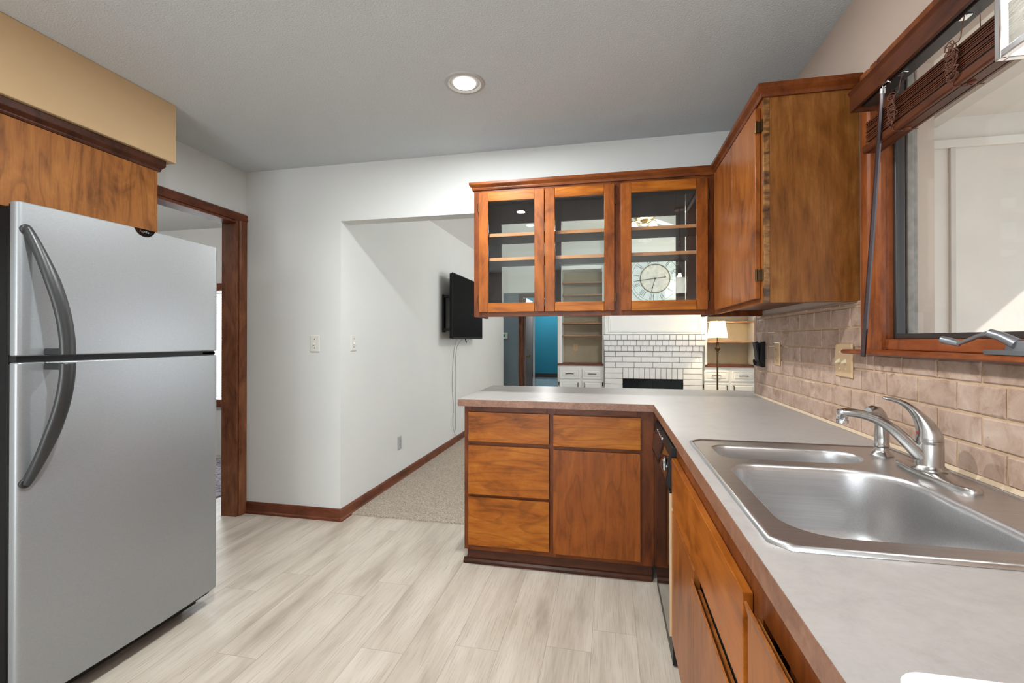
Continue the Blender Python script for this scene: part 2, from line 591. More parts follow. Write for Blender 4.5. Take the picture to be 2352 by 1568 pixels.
def plate2d(outer, holes, z0, z1):
    """flat plate with holes, as a mesh (2-D filled curve turned into mesh data)"""
    cu = D.curves.new('tmp', 'CURVE'); cu.dimensions = '2D'; cu.fill_mode = 'BOTH'
    for loop in [outer] + holes:
        s = cu.splines.new('POLY'); s.points.add(len(loop) - 1)
        for p, q in zip(s.points, loop): p.co = (q[0], q[1], 0, 1)
        s.use_cyclic_u = True
    cu.extrude = (z1 - z0) / 2
    ob = D.objects.new('tmp', cu); COL.objects.link(ob)
    dg = bpy.context.evaluated_depsgraph_get()
    me = D.meshes.new_from_object(ob.evaluated_get(dg))
    zc = (z0 + z1) / 2
    mb = MB(); mb.add([(v.co.x, v.co.y, v.co.z + zc) for v in me.vertices], [tuple(p.vertices) for p in me.polygons])
    D.objects.remove(ob); D.curves.remove(cu); D.meshes.remove(me)
    bm = bmesh.new()
    vs = [bm.verts.new(p) for p in mb.v]
    for f in mb.f:
        try: bm.faces.new([vs[i] for i in f])
        except ValueError: pass
    bmesh.ops.remove_doubles(bm, verts=bm.verts, dist=1e-5)
    bm.verts.index_update()
    out = MB(); out.v = [tuple(v.co) for v in bm.verts]; out.f = [tuple(v.index for v in f.verts) for f in bm.faces]
    bm.free()
    return out


def text_mesh(s, size, shear=0.0):
    cu = D.curves.new('tmp', 'FONT'); cu.body = s; cu.size = size; cu.shear = shear
    cu.align_x = 'CENTER'; cu.align_y = 'CENTER'; cu.extrude = 0.0003
    ob = D.objects.new('tmp', cu); COL.objects.link(ob)
    dg = bpy.context.evaluated_depsgraph_get()
    me = D.meshes.new_from_object(ob.evaluated_get(dg))
    r = MB(); r.v = [tuple(v.co) for v in me.vertices]; r.f = [tuple(p.vertices) for p in me.polygons]
    D.objects.remove(ob); D.curves.remove(cu); D.meshes.remove(me)
    return r


def rrect(x0, x1, y0, y1, r, n=6):
    """rounded rectangle, counter-clockwise; r: one radius or four (x0y0, x1y0, x1y1, x0y1)"""
    rs = r if isinstance(r, (list, tuple)) else [r] * 4
    cs = [(x0, y0, 1, 1, PI), (x1, y0, -1, 1, 1.5 * PI), (x1, y1, -1, -1, 0), (x0, y1, 1, -1, 0.5 * PI)]
    out = []
    for (cx, cy, sx, sy, a0), q in zip(cs, rs):
        for i in range(n + 1):
            a = a0 + 0.5 * PI * i / n
            out.append((cx + sx * q + q * math.cos(a), cy + sy * q + q * math.sin(a)))
    return out


# ---------------------------------------------------------------- the shell
XL, XT, YB, XW = -2.555, -1.797, 2.846, 0.836
WT = 0.11            # wall thickness
ZC = 2.44
YF = 7.8             # far wall of the living room
XR = 2.62            # right wall of the living room
XWW = 0.848          # painted face of the window wall

struct(B(XL - 3.4, XWW + 0.14, -2.9, YB + WT, -0.06, 0).build('floor', M['floor']))
struct(B(XL - 3.4, XL - 0.12, YB + WT, 4.6, -0.06, 0).build('floor_side_room', M['floor']))
struct(B(XT - 0.0, XR, YB + WT, YF + 3.6, -0.06, 0.012).build('floor_carpet', M['carpet'], bevel=0.004))
struct(B(-3.6, XT, YF, YF + 3.6, -0.06, 0.012).build('floor_hall', M['carpet']))
struct(B(XL - 0.11, XWW + 0.14, -2.9, YB + WT, ZC, ZC + 0.08).build('ceiling', M['ceiling']))
struct(B(XL - 3.4, XL - 0.1101, -2.9, 4.6, ZC, ZC + 0.08).build('ceiling_side_room', M['wall']))
# left wall with the doorway to the side room
DY0, DY1, DZ = 1.92, 2.775, 2.075
ZT = ZC + 0.03
wl = MB().box(XL - WT, XL, -2.9, DY0, 0, ZT).box(XL - WT, XL, DY1, YB + WT, 0, ZT).box(XL - WT, XL, DY0, DY1, DZ, ZT)
struct(wl.build('wall_left', M['wall'], smooth=False))
# back wall: solid piece to the left, header over the peninsula
wb = MB().prism([(XL, 0), (XT, 0), (XT, 2.05), (XWW + 0.14, 2.05), (XWW + 0.14, ZT), (XL, ZT)], 'y', YB, YB + WT)
struct(wb.build('wall_back', M['wall'], smooth=False))
# window wall with the opening
WY0, WY1, WZ0, WZ1 = 0.36, 1.665, 1.205, 2.10
wr = MB().box(XWW, XWW + 0.14, -2.9, WY0, 0, ZT).box(XWW, XWW + 0.14, WY1, YB, 0, ZT).box(XWW, XWW + 0.14, YB, YB + WT, 0, 2.05)
wr.box(XWW, XWW + 0.14, WY0, WY1, 0, WZ0).box(XWW, XWW + 0.14, WY0, WY1, WZ1, ZT)
struct(wr.build('wall_right', M['wall_w'], smooth=False))
# wall behind the camera with an opening added for the fill light
wbh = MB().box(XL - 3.4, -2.0, -3.0, -2.9, 0, ZC).box(0.2, XWW + 0.14, -3.0, -2.9, 0, ZC).box(-2.0, 0.2, -3.0, -2.9, 1.84, ZC)
struct(wbh.build('wall_behind', M['wall'], smooth=False))
# living room
struct(B(XT - WT, XT, YB + WT, YF + 0.02, 0, 2.462).build('wall_living_left', M['wall'], smooth=False))
struct(B(XWW + 0.14, XR, YB, YB + WT, 0, 3.6).build('wall_living_near', M['wall'], smooth=False))
struct(B(XT - WT, XWW + 0.14, YB, YB + WT, ZC + 0.081, 3.6).build('wall_living_gable', M['wall'], smooth=False))
lr = MB().box(XR, XR + WT, YB, 4.0, 0, 3.0).box(XR, XR + WT, 6.4, YF + 0.5, 0, 3.0).box(XR, XR + WT, 4.0, 6.4, 0, 0.75).box(XR, XR + WT, 4.0, 6.4, 2.15, 3.0)
struct(lr.build('wall_living_right', M['wall'], smooth=False))
# far wall, with the bookcase recesses and the hall opening
RB = YF + 0.36
lf = MB().box(XT - WT, -0.85, YF, YF + WT, 2.046, 3.6)
lf.box(-0.85, -0.81, YF, YF + WT, 0.0, 3.6)
lf.box(-0.81, XR, YF, YF + WT, 2.50, 3.6)
lf.box(-0.85, XR, RB, RB + WT, 0, 2.6)
lf.box(2.265, XR, YF, YF + WT, 0, 2.5)
struct(lf.build('wall_living_far', M['wall'], smooth=False))
# vaulted ceiling: two slopes
RX, RZ = 0.72, 3.30
va = MB().add([(XT - WT, YB + 0.06, 2.46 - 0.036), (RX, YB + 0.06, RZ), (RX, YF + WT, RZ), (XT - WT, YF + WT, 2.46 - 0.036), (XT - WT, YB + 0.06, 2.50), (RX, YB + 0.06, RZ + 0.07), (RX, YF + WT, RZ + 0.07), (XT - WT, YF + WT, 2.50)],
              [(0, 1, 2, 3), (4, 5, 6, 7), (0, 1, 5, 4), (2, 3, 7, 6), (1, 2, 6, 5), (3, 0, 4, 7)])
xe = XR + WT; ze = RZ - (xe - RX) * 0.333
va.add([(RX, YB + 0.06, RZ), (xe, YB + 0.06, ze), (xe, YF + WT, ze), (RX, YF + WT, RZ), (RX, YB + 0.06, RZ + 0.07), (xe, YB + 0.06, ze + 0.07), (xe, YF + WT, ze + 0.07), (RX, YF + WT, RZ + 0.07)],
       [(0, 1, 2, 3), (4, 5, 6, 7), (0, 1, 5, 4), (2, 3, 7, 6), (1, 2, 6, 5), (3, 0, 4, 7)])
struct(va.build('ceiling_living', M['white'], smooth=False))
# hall beyond the living room and the teal room behind it
HY = 8.8
hb = MB().box(-3.6, -1.712, HY, HY + WT, 0, 2.44).box(-0.90, -0.6, HY, HY + WT, 0, 2.44).box(-1.712, -0.90, HY, HY + WT, 2.12, 2.44)
struct(hb.build('wall_hall', M['hall'], smooth=False))
struct(B(-3.7, -0.6, YF + WT, HY + 3, 2.44, 2.5).build('ceiling_hall', M['wall']))
struct(MB().box(-3.7, -3.6, YF, HY + 3, 0, 2.44).box(-0.66, -0.6, RB + WT, HY + 2, 0, 2.44).box(-3.6, XT - WT, YF - 0.08, YF + 0.02, 0, 2.44).build('wall_hall_sides', M['hall'], smooth=False))
tl = B(-3.6, -0.6, 10.6, 10.7, 0.46, 2.44).build('wall_teal', M['teal'], smooth=False); struct(tl)
struct(B(-3.6, -0.6, 10.58, 10.7, 0.37, 0.46).build('trim_5', M['darkslot'], smooth=False))
struct(B(-3.6, -0.6, 10.6, 10.7, 0, 0.37).build('wall_teal_lower', M['paleblue'], smooth=False))
lamp('teal_room_fill', 'POINT', (-1.3, 9.7, 2.2), 48, (1, 0.97, 0.93), shadow_soft_size=0.12)  # added light, no fixture: brightens the teal wall and the white post
lamp('hall_fill', 'POINT', (-2.5, 8.3, 2.3), 8, (1, 0.97, 0.93), shadow_soft_size=0.12)  # unseen light added to lift the hall
# side room beyond the left doorway
sr = MB().box(XL - 3.5, XL - 3.4, -3.0, 4.6, 0, ZC)
sr.box(XL - 3.4, -4.72, 4.2, 4.3, 0, ZC).box(-3.48, XL - WT, 4.2, 4.3, 0, ZC).box(-4.72, -3.48, 4.2, 4.3, 0, 0.60).box(-4.72, -3.48, 4.2, 4.3, 1.76, ZC)
sr.box(XL - WT, XL - 0.02, YB + WT, 4.3, 0, ZC)
struct(sr.build('wall_side_room', M['white'], smooth=False))
lamp('side_room_fill', 'POINT', (-4.2, 2.2, 2.2), 30, (1, 0.98, 0.95), shadow_soft_size=0.12)  # added light that brightens the view through the doorway

struct(B(-0.0865, -0.0785, YF - 0.02, YF + 0.30, 0, 2.5).box(-0.0785, -0.0605, YF - 0.04, YF + 0.05, 1.33, 2.5).build('trim_6', M['white']))
struct(B(1.4885, 1.4915, YF - 0.02, YF + 0.30, 0, 2.5).box(1.4505, 1.4885, YF - 0.04, YF + 0.05, 1.33, 2.5).box(1.4405, 1.4885, YF + 0.056, YF + 0.1, 0, 1.33).build('trim_7', M['white']))

# soffit over the refrigerator
struct(B(XL, -2.178, -1.2, 1.962, 2.142, ZC).build('wall_soffit', M['tan'], bevel=0.003))


# ---------------------------------------------------------------- trim
def base_board(name, kind, a, b, fixed, mat):
    """baseboard with a small shoe; kind 'x' runs along x and faces -y, kind 'y' runs along y and faces +x"""
    prof = [(0, 0), (0.020, 0), (0.020, 0.014), (0.013, 0.022), (0.013, 0.070), (0.008, 0.080), (0, 0.082)]
    mb = MB()
    if kind == 'x':
        mb.prism([(fixed - p, z) for p, z in prof], 'x', a, b)
    else:
        mb.prism([(fixed + p, z) for p, z in prof], 'y', a, b)
    o = mb.build(name, mat, smooth=False)
    return struct(o)


base_board('baseboard_back', 'x', XL + 0.0, XT, YB, M['trim_h'])
base_board('baseboard_living', 'y', YB - 0.020, YF, XT, M['trim_y'])
# door casing round the side room doorway
d1 = empty_struct('trim_1', (XL, DY0, 0), 'dark stained casing and jamb of the doorway beside the refrigerator', 'door casing')


def casing_prof(flip):
    return [(0, 0), (0.020, 0), (0.020, 0.055), (0.012, 0.068), (0, 0.070)]


c1 = MB().prism([(XL, DY1), (XL + 0.012, DY1), (XL + 0.019, DY1 + 0.012), (XL + 0.019, DY1 + 0.062), (XL + 0.010, DY1 + 0.070), (XL, DY1 + 0.070)], 'z', 0, DZ)
c1.build('casing_side', M['trim'], d1, smooth=False)
MB().prism([(XL, DY0), (XL + 0.012, DY0), (XL + 0.019, DY0 - 0.012), (XL + 0.019, DY0 - 0.062), (XL, DY0 - 0.070)], 'z', 0, DZ).build('casing_side', M['trim'], d1, smooth=False)
MB().prism([(XL, DZ), (XL + 0.012, DZ), (XL + 0.019, DZ + 0.012), (XL + 0.019, DZ + 0.046), (XL + 0.010, DZ + 0.055), (XL, DZ + 0.055)], 'y', DY0 - 0.07, DY1 + 0.07).build('casing_head', M['trim_y'], d1, smooth=False)
jb = MB().box(XL - WT - 0.008, XL + 0.004, DY1 - 0.018, DY1, 0, DZ).box(XL - WT - 0.008, XL + 0.004, DY0, DY0 + 0.018, 0, DZ)
jb.build('jamb', M['trim'], d1, bevel=0.002)
B(XL - WT - 0.008, XL + 0.004, DY0 + 0.018, DY1 - 0.018, DZ - 0.018, DZ).build('jamb_head', M['trim_y'], d1, bevel=0.002)
# side room window
w2 = empty_struct('window_2', (-4.1, 4.2, 0.6), 'dark framed window with white blind seen through the doorway', 'window')
wf = MB().box(-4.80, -4.72, 4.17, 4.21, 0.52, 1.84).box(-3.48, -3.40, 4.17, 4.21, 0.52, 1.84).box(-4.80, -3.40, 4.17, 4.21, 1.76, 1.84).box(-4.80, -3.40, 4.15, 4.21, 0.52, 0.60)
wf.build('window_casing', M['trim_h'], w2, bevel=0.003)
B(-4.72, -3.48, 4.26, 4.265, 0.60, 1.76).build('pane', M['glasswin'], w2)
sl = MB()
for i in range(38):
    z = 0.62 + i * 0.030
    sl.add([(-4.70, 4.215, z), (-3.50, 4.215, z), (-3.50, 4.235, z + 0.022), (-4.70, 4.235, z + 0.022)], [(0, 1, 2, 3)])
sl.build('blind_slats', M['white'], w2)
tag(B(-4.9, -3.0, 2.9, 4.05, 0.0, 0.012).build('area_rug', M['rug'], bevel=0.004), 'purple gray rug on the floor of the room beyond the doorway', 'rug')


# ---------------------------------------------------------------- kitchen window (window_1)
w1 = empty_struct('window_1', (XWW, 1.0, WZ0), 'wood framed casement window over the sink', 'window')
cs = MB()
for (a, b) in ((1.650, 1.757), (0.268, 0.375)):
    cs.prism([(XWW, a), (XWW - 0.012, a), (XWW - 0.022, a + 0.012), (XWW - 0.022, a + 0.04), (XWW - 0.016, a + 0.05), (XWW - 0.022, a + 0.06), (XWW - 0.022, b - 0.006), (XWW - 0.014, b), (XWW, b)], 'z', WZ0, WZ1 + 0.02)
cs.prism([(XWW, WZ1), (XWW - 0.022, WZ1), (XWW - 0.022, WZ1 + 0.02), (XWW, WZ1 + 0.02)], 'y', 0.375, 1.65)
cs.build('window_casing', M['win'], w1, smooth=False)
jm = MB().box(XWW - 0.004, XWW + 0.055, 1.652, 1.668, WZ0, WZ1).box(XWW - 0.004, XWW + 0.055, 0.355, 0.373, WZ0, WZ1)
jm.build('jamb', M['win'], w1, bevel=0.002)
B(XWW - 0.004, XWW + 0.055, 0.373, 1.652, WZ1 - 0.016, WZ1 + 0.002).build('jamb_head', M['win_y'], w1)
# stool (sill) and lower sash rail
MB().prism([(XWW + 0.02, 1.190), (0.794, 1.190), (0.788, 1.194), (0.788, 1.200), (0.794, 1.205), (XWW + 0.02, 1.206)], 'y', 0.25, 1.800).build('window_stool', M['win_y'], w1)
B(XWW - 0.002, XWW + 0.055, 0.373, 1.652, 1.206, 1.240).build('window_sill', M['win_y'], w1, bevel=0.003)
sa = MB().box(XWW + 0.020, XWW + 0.046, 1.636, 1.652, 1.240, WZ1 - 0.016).box(XWW + 0.020, XWW + 0.046, 0.373, 0.392, 1.240, WZ1 - 0.016)
sa.box(XWW + 0.020, XWW + 0.046, 0.392, 1.636, 1.240, 1.256).box(XWW + 0.020, XWW + 0.046, 0.392, 1.636, WZ1 - 0.028, WZ1 - 0.016)
sa.build('sash', M['sash'], w1, bevel=0.002)
B(XWW + 0.030, XWW + 0.034, 0.392, 1.636, 1.256, WZ1 - 0.028).build('pane', M['glasswin'], w1)
exj = MB().box(XWW + 0.056, XWW + 0.075, 1.644, 1.70, WZ0 - 0.03, WZ1 + 0.03).box(XWW + 0.056, XWW + 0.09, 0.30, 1.644, WZ0 - 0.03, WZ0 - 0.002).box(XWW + 0.056, XWW + 0.088, 1.650, 1.70, WZ0 - 0.03, WZ1 + 0.03)
exj.build('exterior_jamb', M['extgray'], w1, bevel=0.003)
# crank
ck = MB()
ck.prism([(0.792, 1.035), (0.836, 1.035), (0.836, 1.195), (0.800, 1.195), (0.792, 1.185)], 'z', 1.2065, 1.216)
ck.loops([[(0.800 + 0.030 * (0.5 + 0.5 * math.cos(a)) * k + 0.005, 1.12 + 0.045 * k * math.sin(a), z) for a in [2 * PI * i / 16 for i in range(16)]] for k, z in ((1.0, 1.216), (0.9, 1.226), (0.55, 1.236))])
crank = ck.build('crank_base', M['silver'], w1)
MB().tube([(0.812, 1.125, 1.228), (0.806, 1.155, 1.244), (0.800, 1.178, 1.252)], [0.012, 0.010, 0.009], 14).tube([(0.800, 1.176, 1.252), (0.797, 1.205, 1.246), (0.795, 1.240, 1.234), (0.794, 1.262, 1.229)], [(0.0075, 0.006), (0.006, 0.005), (0.0055, 0.0045), (0.006, 0.005)], 12).tube([(0.797, 1.258, 1.228), (0.786, 1.272, 1.234), (0.776, 1.286, 1.2385), (0.774, 1.288, 1.239)], [0.0065, 0.0085, 0.0085, 0.006], 14).build('crank_handle', M['silver'], w1)

# ---------------------------------------------------------------- exterior seen through the window
struct(B(XWW + 0.14, 9.0, -6.0, 9.0, -0.25, -0.12).build('floor_porch', M['ground']))
ew = empty_struct('wall_exterior', (1.7, 2.83, 0), 'pale board and batten porch wall outside the kitchen window', 'wall')
B(XWW + 0.14, 2.80, 2.83, 2.845, -0.2, 2.40).build('siding', M['ext'], ew)
bt = MB().box(1.572, 1.627, 2.806, 2.83, -0.2, 2.40)
bt.build('corner_board', M['ext'], ew, bevel=0.003)
for x in (1.743, 2.25):
    B(x, x + 0.024, 2.814, 2.83, -0.2, 2.237).build('batten', M['ext_dark'], ew, bevel=0.002)
B(1.627, 2.80, 2.808, 2.83, 2.237, 2.281).build('frieze_board', M['ext'], ew, bevel=0.003)
pc = empty_struct('ceiling_porch', (2.5, 1, 2.46), 'pale porch ceiling with beams outside the kitchen window', 'ceiling')
B(XWW + 0.141, 2.88, -3.5, 2.83, 2.40, 2.46).build('porch_board', M['ext'], pc)
B(1.60, 1.68, -3.5, 2.806, 2.345, 2.40).build('porch_beam', M['ext_dark'], pc)
B(1.68, 2.88, 1.70, 1.76, 2.36, 2.40).build('porch_beam', M['ext_dark'], pc)
B(2.881, 2.92, -3.5, 2.85, 2.34, 2.46).build('porch_fascia', M['ext_dark'], pc)
struct(B(XWW + 0.141, XWW + 0.155, -2.9, 0.25, -0.2, 2.46).build('wall_exterior_siding', M['ext'], smooth=False))


# ---------------------------------------------------------------- backsplash tile
def tiles():
    mb = MB()
    pit, row, g = 0.146, 0.0725, 0.0055
    y_lo, y_hi = -0.6, 2.905
    z0, z1 = 0.921, 1.371
    k = 0
    zb = 0.9185
    while zb < z1:
        a, b = max(zb, z0) + g / 2, min(zb + row, z1) - g / 2
        idx = round((zb - 0.9185) / row)
        ph = 1.482 if idx % 2 == 0 else 1.404
        n0 = math.floor((y_lo - ph) / pit)
        y = ph + n0 * pit
        while y < y_hi:
            c, d = max(y, y_lo) + g / 2, min(y + pit, y_hi) - g / 2
            segs = []
            if b - a > 0.008 and d - c > 0.008:
                zz = b
                if d > 0.25 and c < 1.79 and b > 1.187:
                    if d <= 1.79 or True:
                        # clipped under and beside the window stool
                        if c > 1.70:
                            segs.append((c, d, a, b)) if c > 1.737 else segs.append((max(c, 1.738), d, a, b))
                        else:
                            if a < 1.18: segs.append((c, min(d, 1.736), a, min(b, 1.187)))
                            if d > 1.745: segs.append((1.738, d, a, b))
                else:
                    segs.append((c, d, a, b))
            for (c, d, a2, b2) in segs:
                if d - c < 0.008 or b2 - a2 < 0.008: continue
                j = lambda: random.uniform(-0.0012, 0.0012)
                e = 0.0035; x0, x1, xf = XW + 0.009, XW + 0.003, XW
                ring = lambda x, q: [(x, c + q + j(), a2 + q + j()), (x, d - q + j(), a2 + q + j()), (x, d - q + j(), b2 - q + j()), (x, c + q + j(), b2 - q + j())]
                mb.loops([ring(x0, 0), ring(x1, 0.0004), ring(xf + random.uniform(0, 0.0012), e)], cap0=False)
            y += pit
        zb += row
    return mb


bs = empty_struct('wall_backsplash', (XW, 1.0, 0.92), 'tumbled tan tile backsplash along the sink wall', 'backsplash')
tiles().build('tiles', M['tile'], bs, smooth=False)
gb = MB().box(XW + 0.0045, XW + 0.0119, -0.6, 2.92, 0.915, 1.188).box(XW + 0.0045, XW + 0.0119, 1.737, 2.92, 1.188, 1.372)
gb.build('grout', M['grout'], bs)
B(XW - 0.001, XW + 0.0119, 2.907, 2.945, 0.915, 1.372).build('edge_tile', M['tile'], bs, bevel=0.003)
MB().prism([(XW + 0.004, 0.915), (XW - 0.006, 0.915), (XW + 0.001, 0.924), (XW + 0.004, 0.924)], 'y', -0.6, 2.94).build('caulk_line', M['caulk'], bs)


# ---------------------------------------------------------------- recessed downlights
M['canring'] = plain('downlight_trim', lin(178, 178, 176), 0.6, noise_amt=0.0)


def downlight(x, y, label):
    t = thing('recessed_downlight', (x, y, ZC), label, 'ceiling light')
    MB().lathe([(0.070, 0.004), (0.070, -0.003), (0.078, -0.008), (0.092, -0.005), (0.094, 0.0), (0.094, 0.004)], (x, y, ZC), 40, cap0=False, cap1=False).build('trim_ring', M['canring'], t)
    MB().lathe([(0.0705, -0.001), (0.05, -0.0014), (0.0, -0.0014)], (x, y, ZC), 40, cap0=False, cap1=False).build('reflector', M['canring'], t)
    MB().lathe([(0.052, -0.0018), (0.050, -0.008), (0.03, -0.012), (0.0, -0.013)], (x, y, ZC), 32, cap0=False, cap1=False).build('lens', M['lensglow'], t)
    return t


downlight(-0.66, 2.06, 'round white recessed downlight glowing in the gray kitchen ceiling')


# ---------------------------------------------------------------- refrigerator
def fridge():
    FX = -1.79; Y0, Y1 = 1.084, 1.838
    t = thing('refrigerator', (-2.15, 1.45, 0), 'silver top-freezer refrigerator with black sides and curved charcoal handles', 'refrigerator')
    B(-2.53, -1.842, Y0 + 0.002, Y1 - 0.004, 0.045, 1.660).build('body', M['fridge_body'], t, bevel=0.006)

    def door(z0, z1, nm):
        # front face bows slightly; edges rounded
        # finer corners
        fine = [(-1.832, Y0)]
        for s in [0, .002, .006, .012, .02, .03, .04, .06, .1, .2, .3, .4, .5, .6, .7, .8, .9, .94, .96, .97, .98, .988, .994, .998, 1]:
            yy = Y0 + (Y1 - Y0) * s
            e = min(s, 1 - s) * (Y1 - Y0); rr = 0.014
            dx = -0.012 * (2 * s - 1) ** 2
            if e < rr: dx -= rr * 0.9 * (1 - math.sqrt(max(0, 1 - (1 - e / rr) ** 2)))
            fine.append((FX + dx, yy))
        fine.append((-1.832, Y1))
        return MB().prism(fine, 'z', z0, z1).build(nm, M['fridge'], t, bevel=0.004, ang=30)

    up = door(1.186, 1.672, 'freezer_door')
    lo = door(0.080, 1.166, 'fridge_door')
    B(-1.842, -1.832, Y0 + 0.004, Y1 - 0.01, 1.19, 1.665).build('gasket', M['black'], up)
    B(-1.842, -1.832, Y0 + 0.004, Y1 - 0.01, 0.09, 1.16).build('gasket', M['black'], lo)
    B(-1.85, -1.812, Y0 + 0.006, Y1 - 0.01, 1.1665, 1.1855).build('door_gap_strip', M['black'], t)

    def handle(sgn, zs, zt, nm, par):
        # zs: seam end, zt: far end; ribbon swept in a bow
        N = 22
        path, rad = [], []
        for i in range(N + 1):
            s = i / N
            z = zt + (zs - zt) * s
            bow = math.sin(s * PI / 2) ** 0.85
            x = FX - 0.012 + 0.088 * bow
            y = Y0 + 0.024 + 0.056 * math.sin(s * PI / 2)
            path.append((x, y, z))
            w = 0.0125 + 0.0095 * min(1, s * 2.5)
            rad.append((0.0145, w))
        mb = MB().tube(path, rad, 16, side=(0, 1, 0))
        mb.box(FX - 0.004, FX + 0.066, Y0 + 0.066, Y0 + 0.094, min(zs, zs + sgn * 0.022), max(zs, zs + sgn * 0.022))
        mb.lathe([(0.0, 0.0), (0.014, 0.0), (0.016, 0.004), (0.016, 0.030), (0.0, 0.030)], (FX - 0.034, Y0 + 0.022, zt + sgn * -0.004), 18, 'x')
        return mb.build(nm, M['handle'], par, bevel=0.003)

    handle(1, 1.188, 1.590, 'handle', up)
    handle(-1, 1.163, 0.782, 'handle', lo)
    # hinge covers, toe grille and feet
    MB().cyl((-1.835, Y0 + 0.07, 1.1668), (-1.835, Y0 + 0.07, 1.1760), 0.018).build('hinge_pin', M['nickel'], t)
    B(-1.865, -1.812, Y1 - 0.075, Y1 - 0.004, 1.169, 1.183).build('hinge', M['black'], t, bevel=0.003)
    B(-1.90, -1.835, Y1 - 0.06, Y1 + 0.004, 0.052, 0.078).build('hinge', M['black'], t, bevel=0.008)
    gr = MB().box(-1.90, -1.868, Y0 + 0.02, Y1 - 0.05, 0.020, 0.078)
    for i in range(24):
        y = Y0 + 0.04 + i * 0.028
        gr.box(-1.868, -1.862, y, y + 0.014, 0.030, 0.068)
    gr.build('toe_grille', M['black'], t, bevel=0.002)
    for y in (Y0 + 0.06, Y1 - 0.09):
        MB().lathe([(0.0, 0), (0.022, 0), (0.022, 0.03), (0.012, 0.034), (0.012, 0.05), (0, 0.05)], (-1.93, y, 0), 16).build('foot', M['black'], t)
    for y in (Y0 + 0.06, Y1 - 0.09):
        MB().lathe([(0.0, 0), (0.022, 0), (0.022, 0.03), (0.012, 0.034), (0.012, 0.05), (0, 0.05)], (-2.45, y, 0), 16).build('foot', M['black'], t)
    # round badge, mostly behind the cabinet above
    bc = (FX - 0.0006, 1.478, 1.684)
    pr_ = [(1.478 + 0.044 * math.cos(a), 1.687 + 0.044 * math.sin(a)) for a in [math.radians(-160.2 + 140.4 * k / 24) for k in range(25)]]
    bd = MB().prism(pr_, 'x', bc[0] - 0.003, bc[0] + 0.0024).build('badge', M['blackgloss'], up, smooth=False)
    tx = text_mesh('Frigidaire', 0.0125, 0.35)
    tx.v = [(bc[0] + 0.0026 + v[2], bc[1] + v[0], bc[2] - 0.0225 + v[1]) for v in tx.v]
    tx.build('badge_lettering', M['chrome'], bd, smooth=False)
    return t


fridge()


# ---------------------------------------------------------------- cabinet over the refrigerator
def crown(mb, path, z0=2.104, z1=2.147):
    """two-step crown along a plan path; path: list of ((x,y) on the cabinet face, outward (dx,dy))"""
    prof = [(0.0, z0), (0.010, z0), (0.013, z0 + 0.008), (0.013, z0 + 0.013), (0.024, z0 + 0.026), (0.026, z0 + 0.030), (0.026, z1), (0.0, z1)]
    loops = [[(p[0] + d * o[0], p[1] + d * o[1], z) for d, z in prof] for p, o in path]
    mb.loops(loops)
    return mb


def over_fridge():
    t = thing('wall_cabinet', (-2.38, 1.4, 1.77), 'wood cabinet over the refrigerator under the tan soffit', 'cabinet')
    x1, ya, yb = -2.225, 0.30, 1.893
    B(XL, x1, ya, yb, 1.735, 2.100).build('carcass', M['frame'], t, bevel=0.002)
    B(x1, -2.206, ya, 1.885, 1.737, 2.078).build('door', M['front_y'], t, bevel=0.002)
    crown(MB(), [((-2.222, ya), (1, 0)), ((-2.222, yb + 0.002), (1, 1)), ((XL + 0.002, yb + 0.002), (0, 1))], 2.082, 2.141).build('crown', M['toe'], t, smooth=False)
    return t


M['front_y'] = wood('wood_front_left', lin(88, 50, 18), lin(146, 90, 40), lin(172, 112, 54), 'z', blotch=0.75, figure=1.0, rough=0.45, coat=0.0)
over_fridge()


# ---------------------------------------------------------------- glass-front wall cabinet
def hinge(mb, x, y, z, axis='x'):
    mb.box(x - 0.003, x + 0.003, y - 0.012, y + 0.002, z - 0.024, z + 0.024)


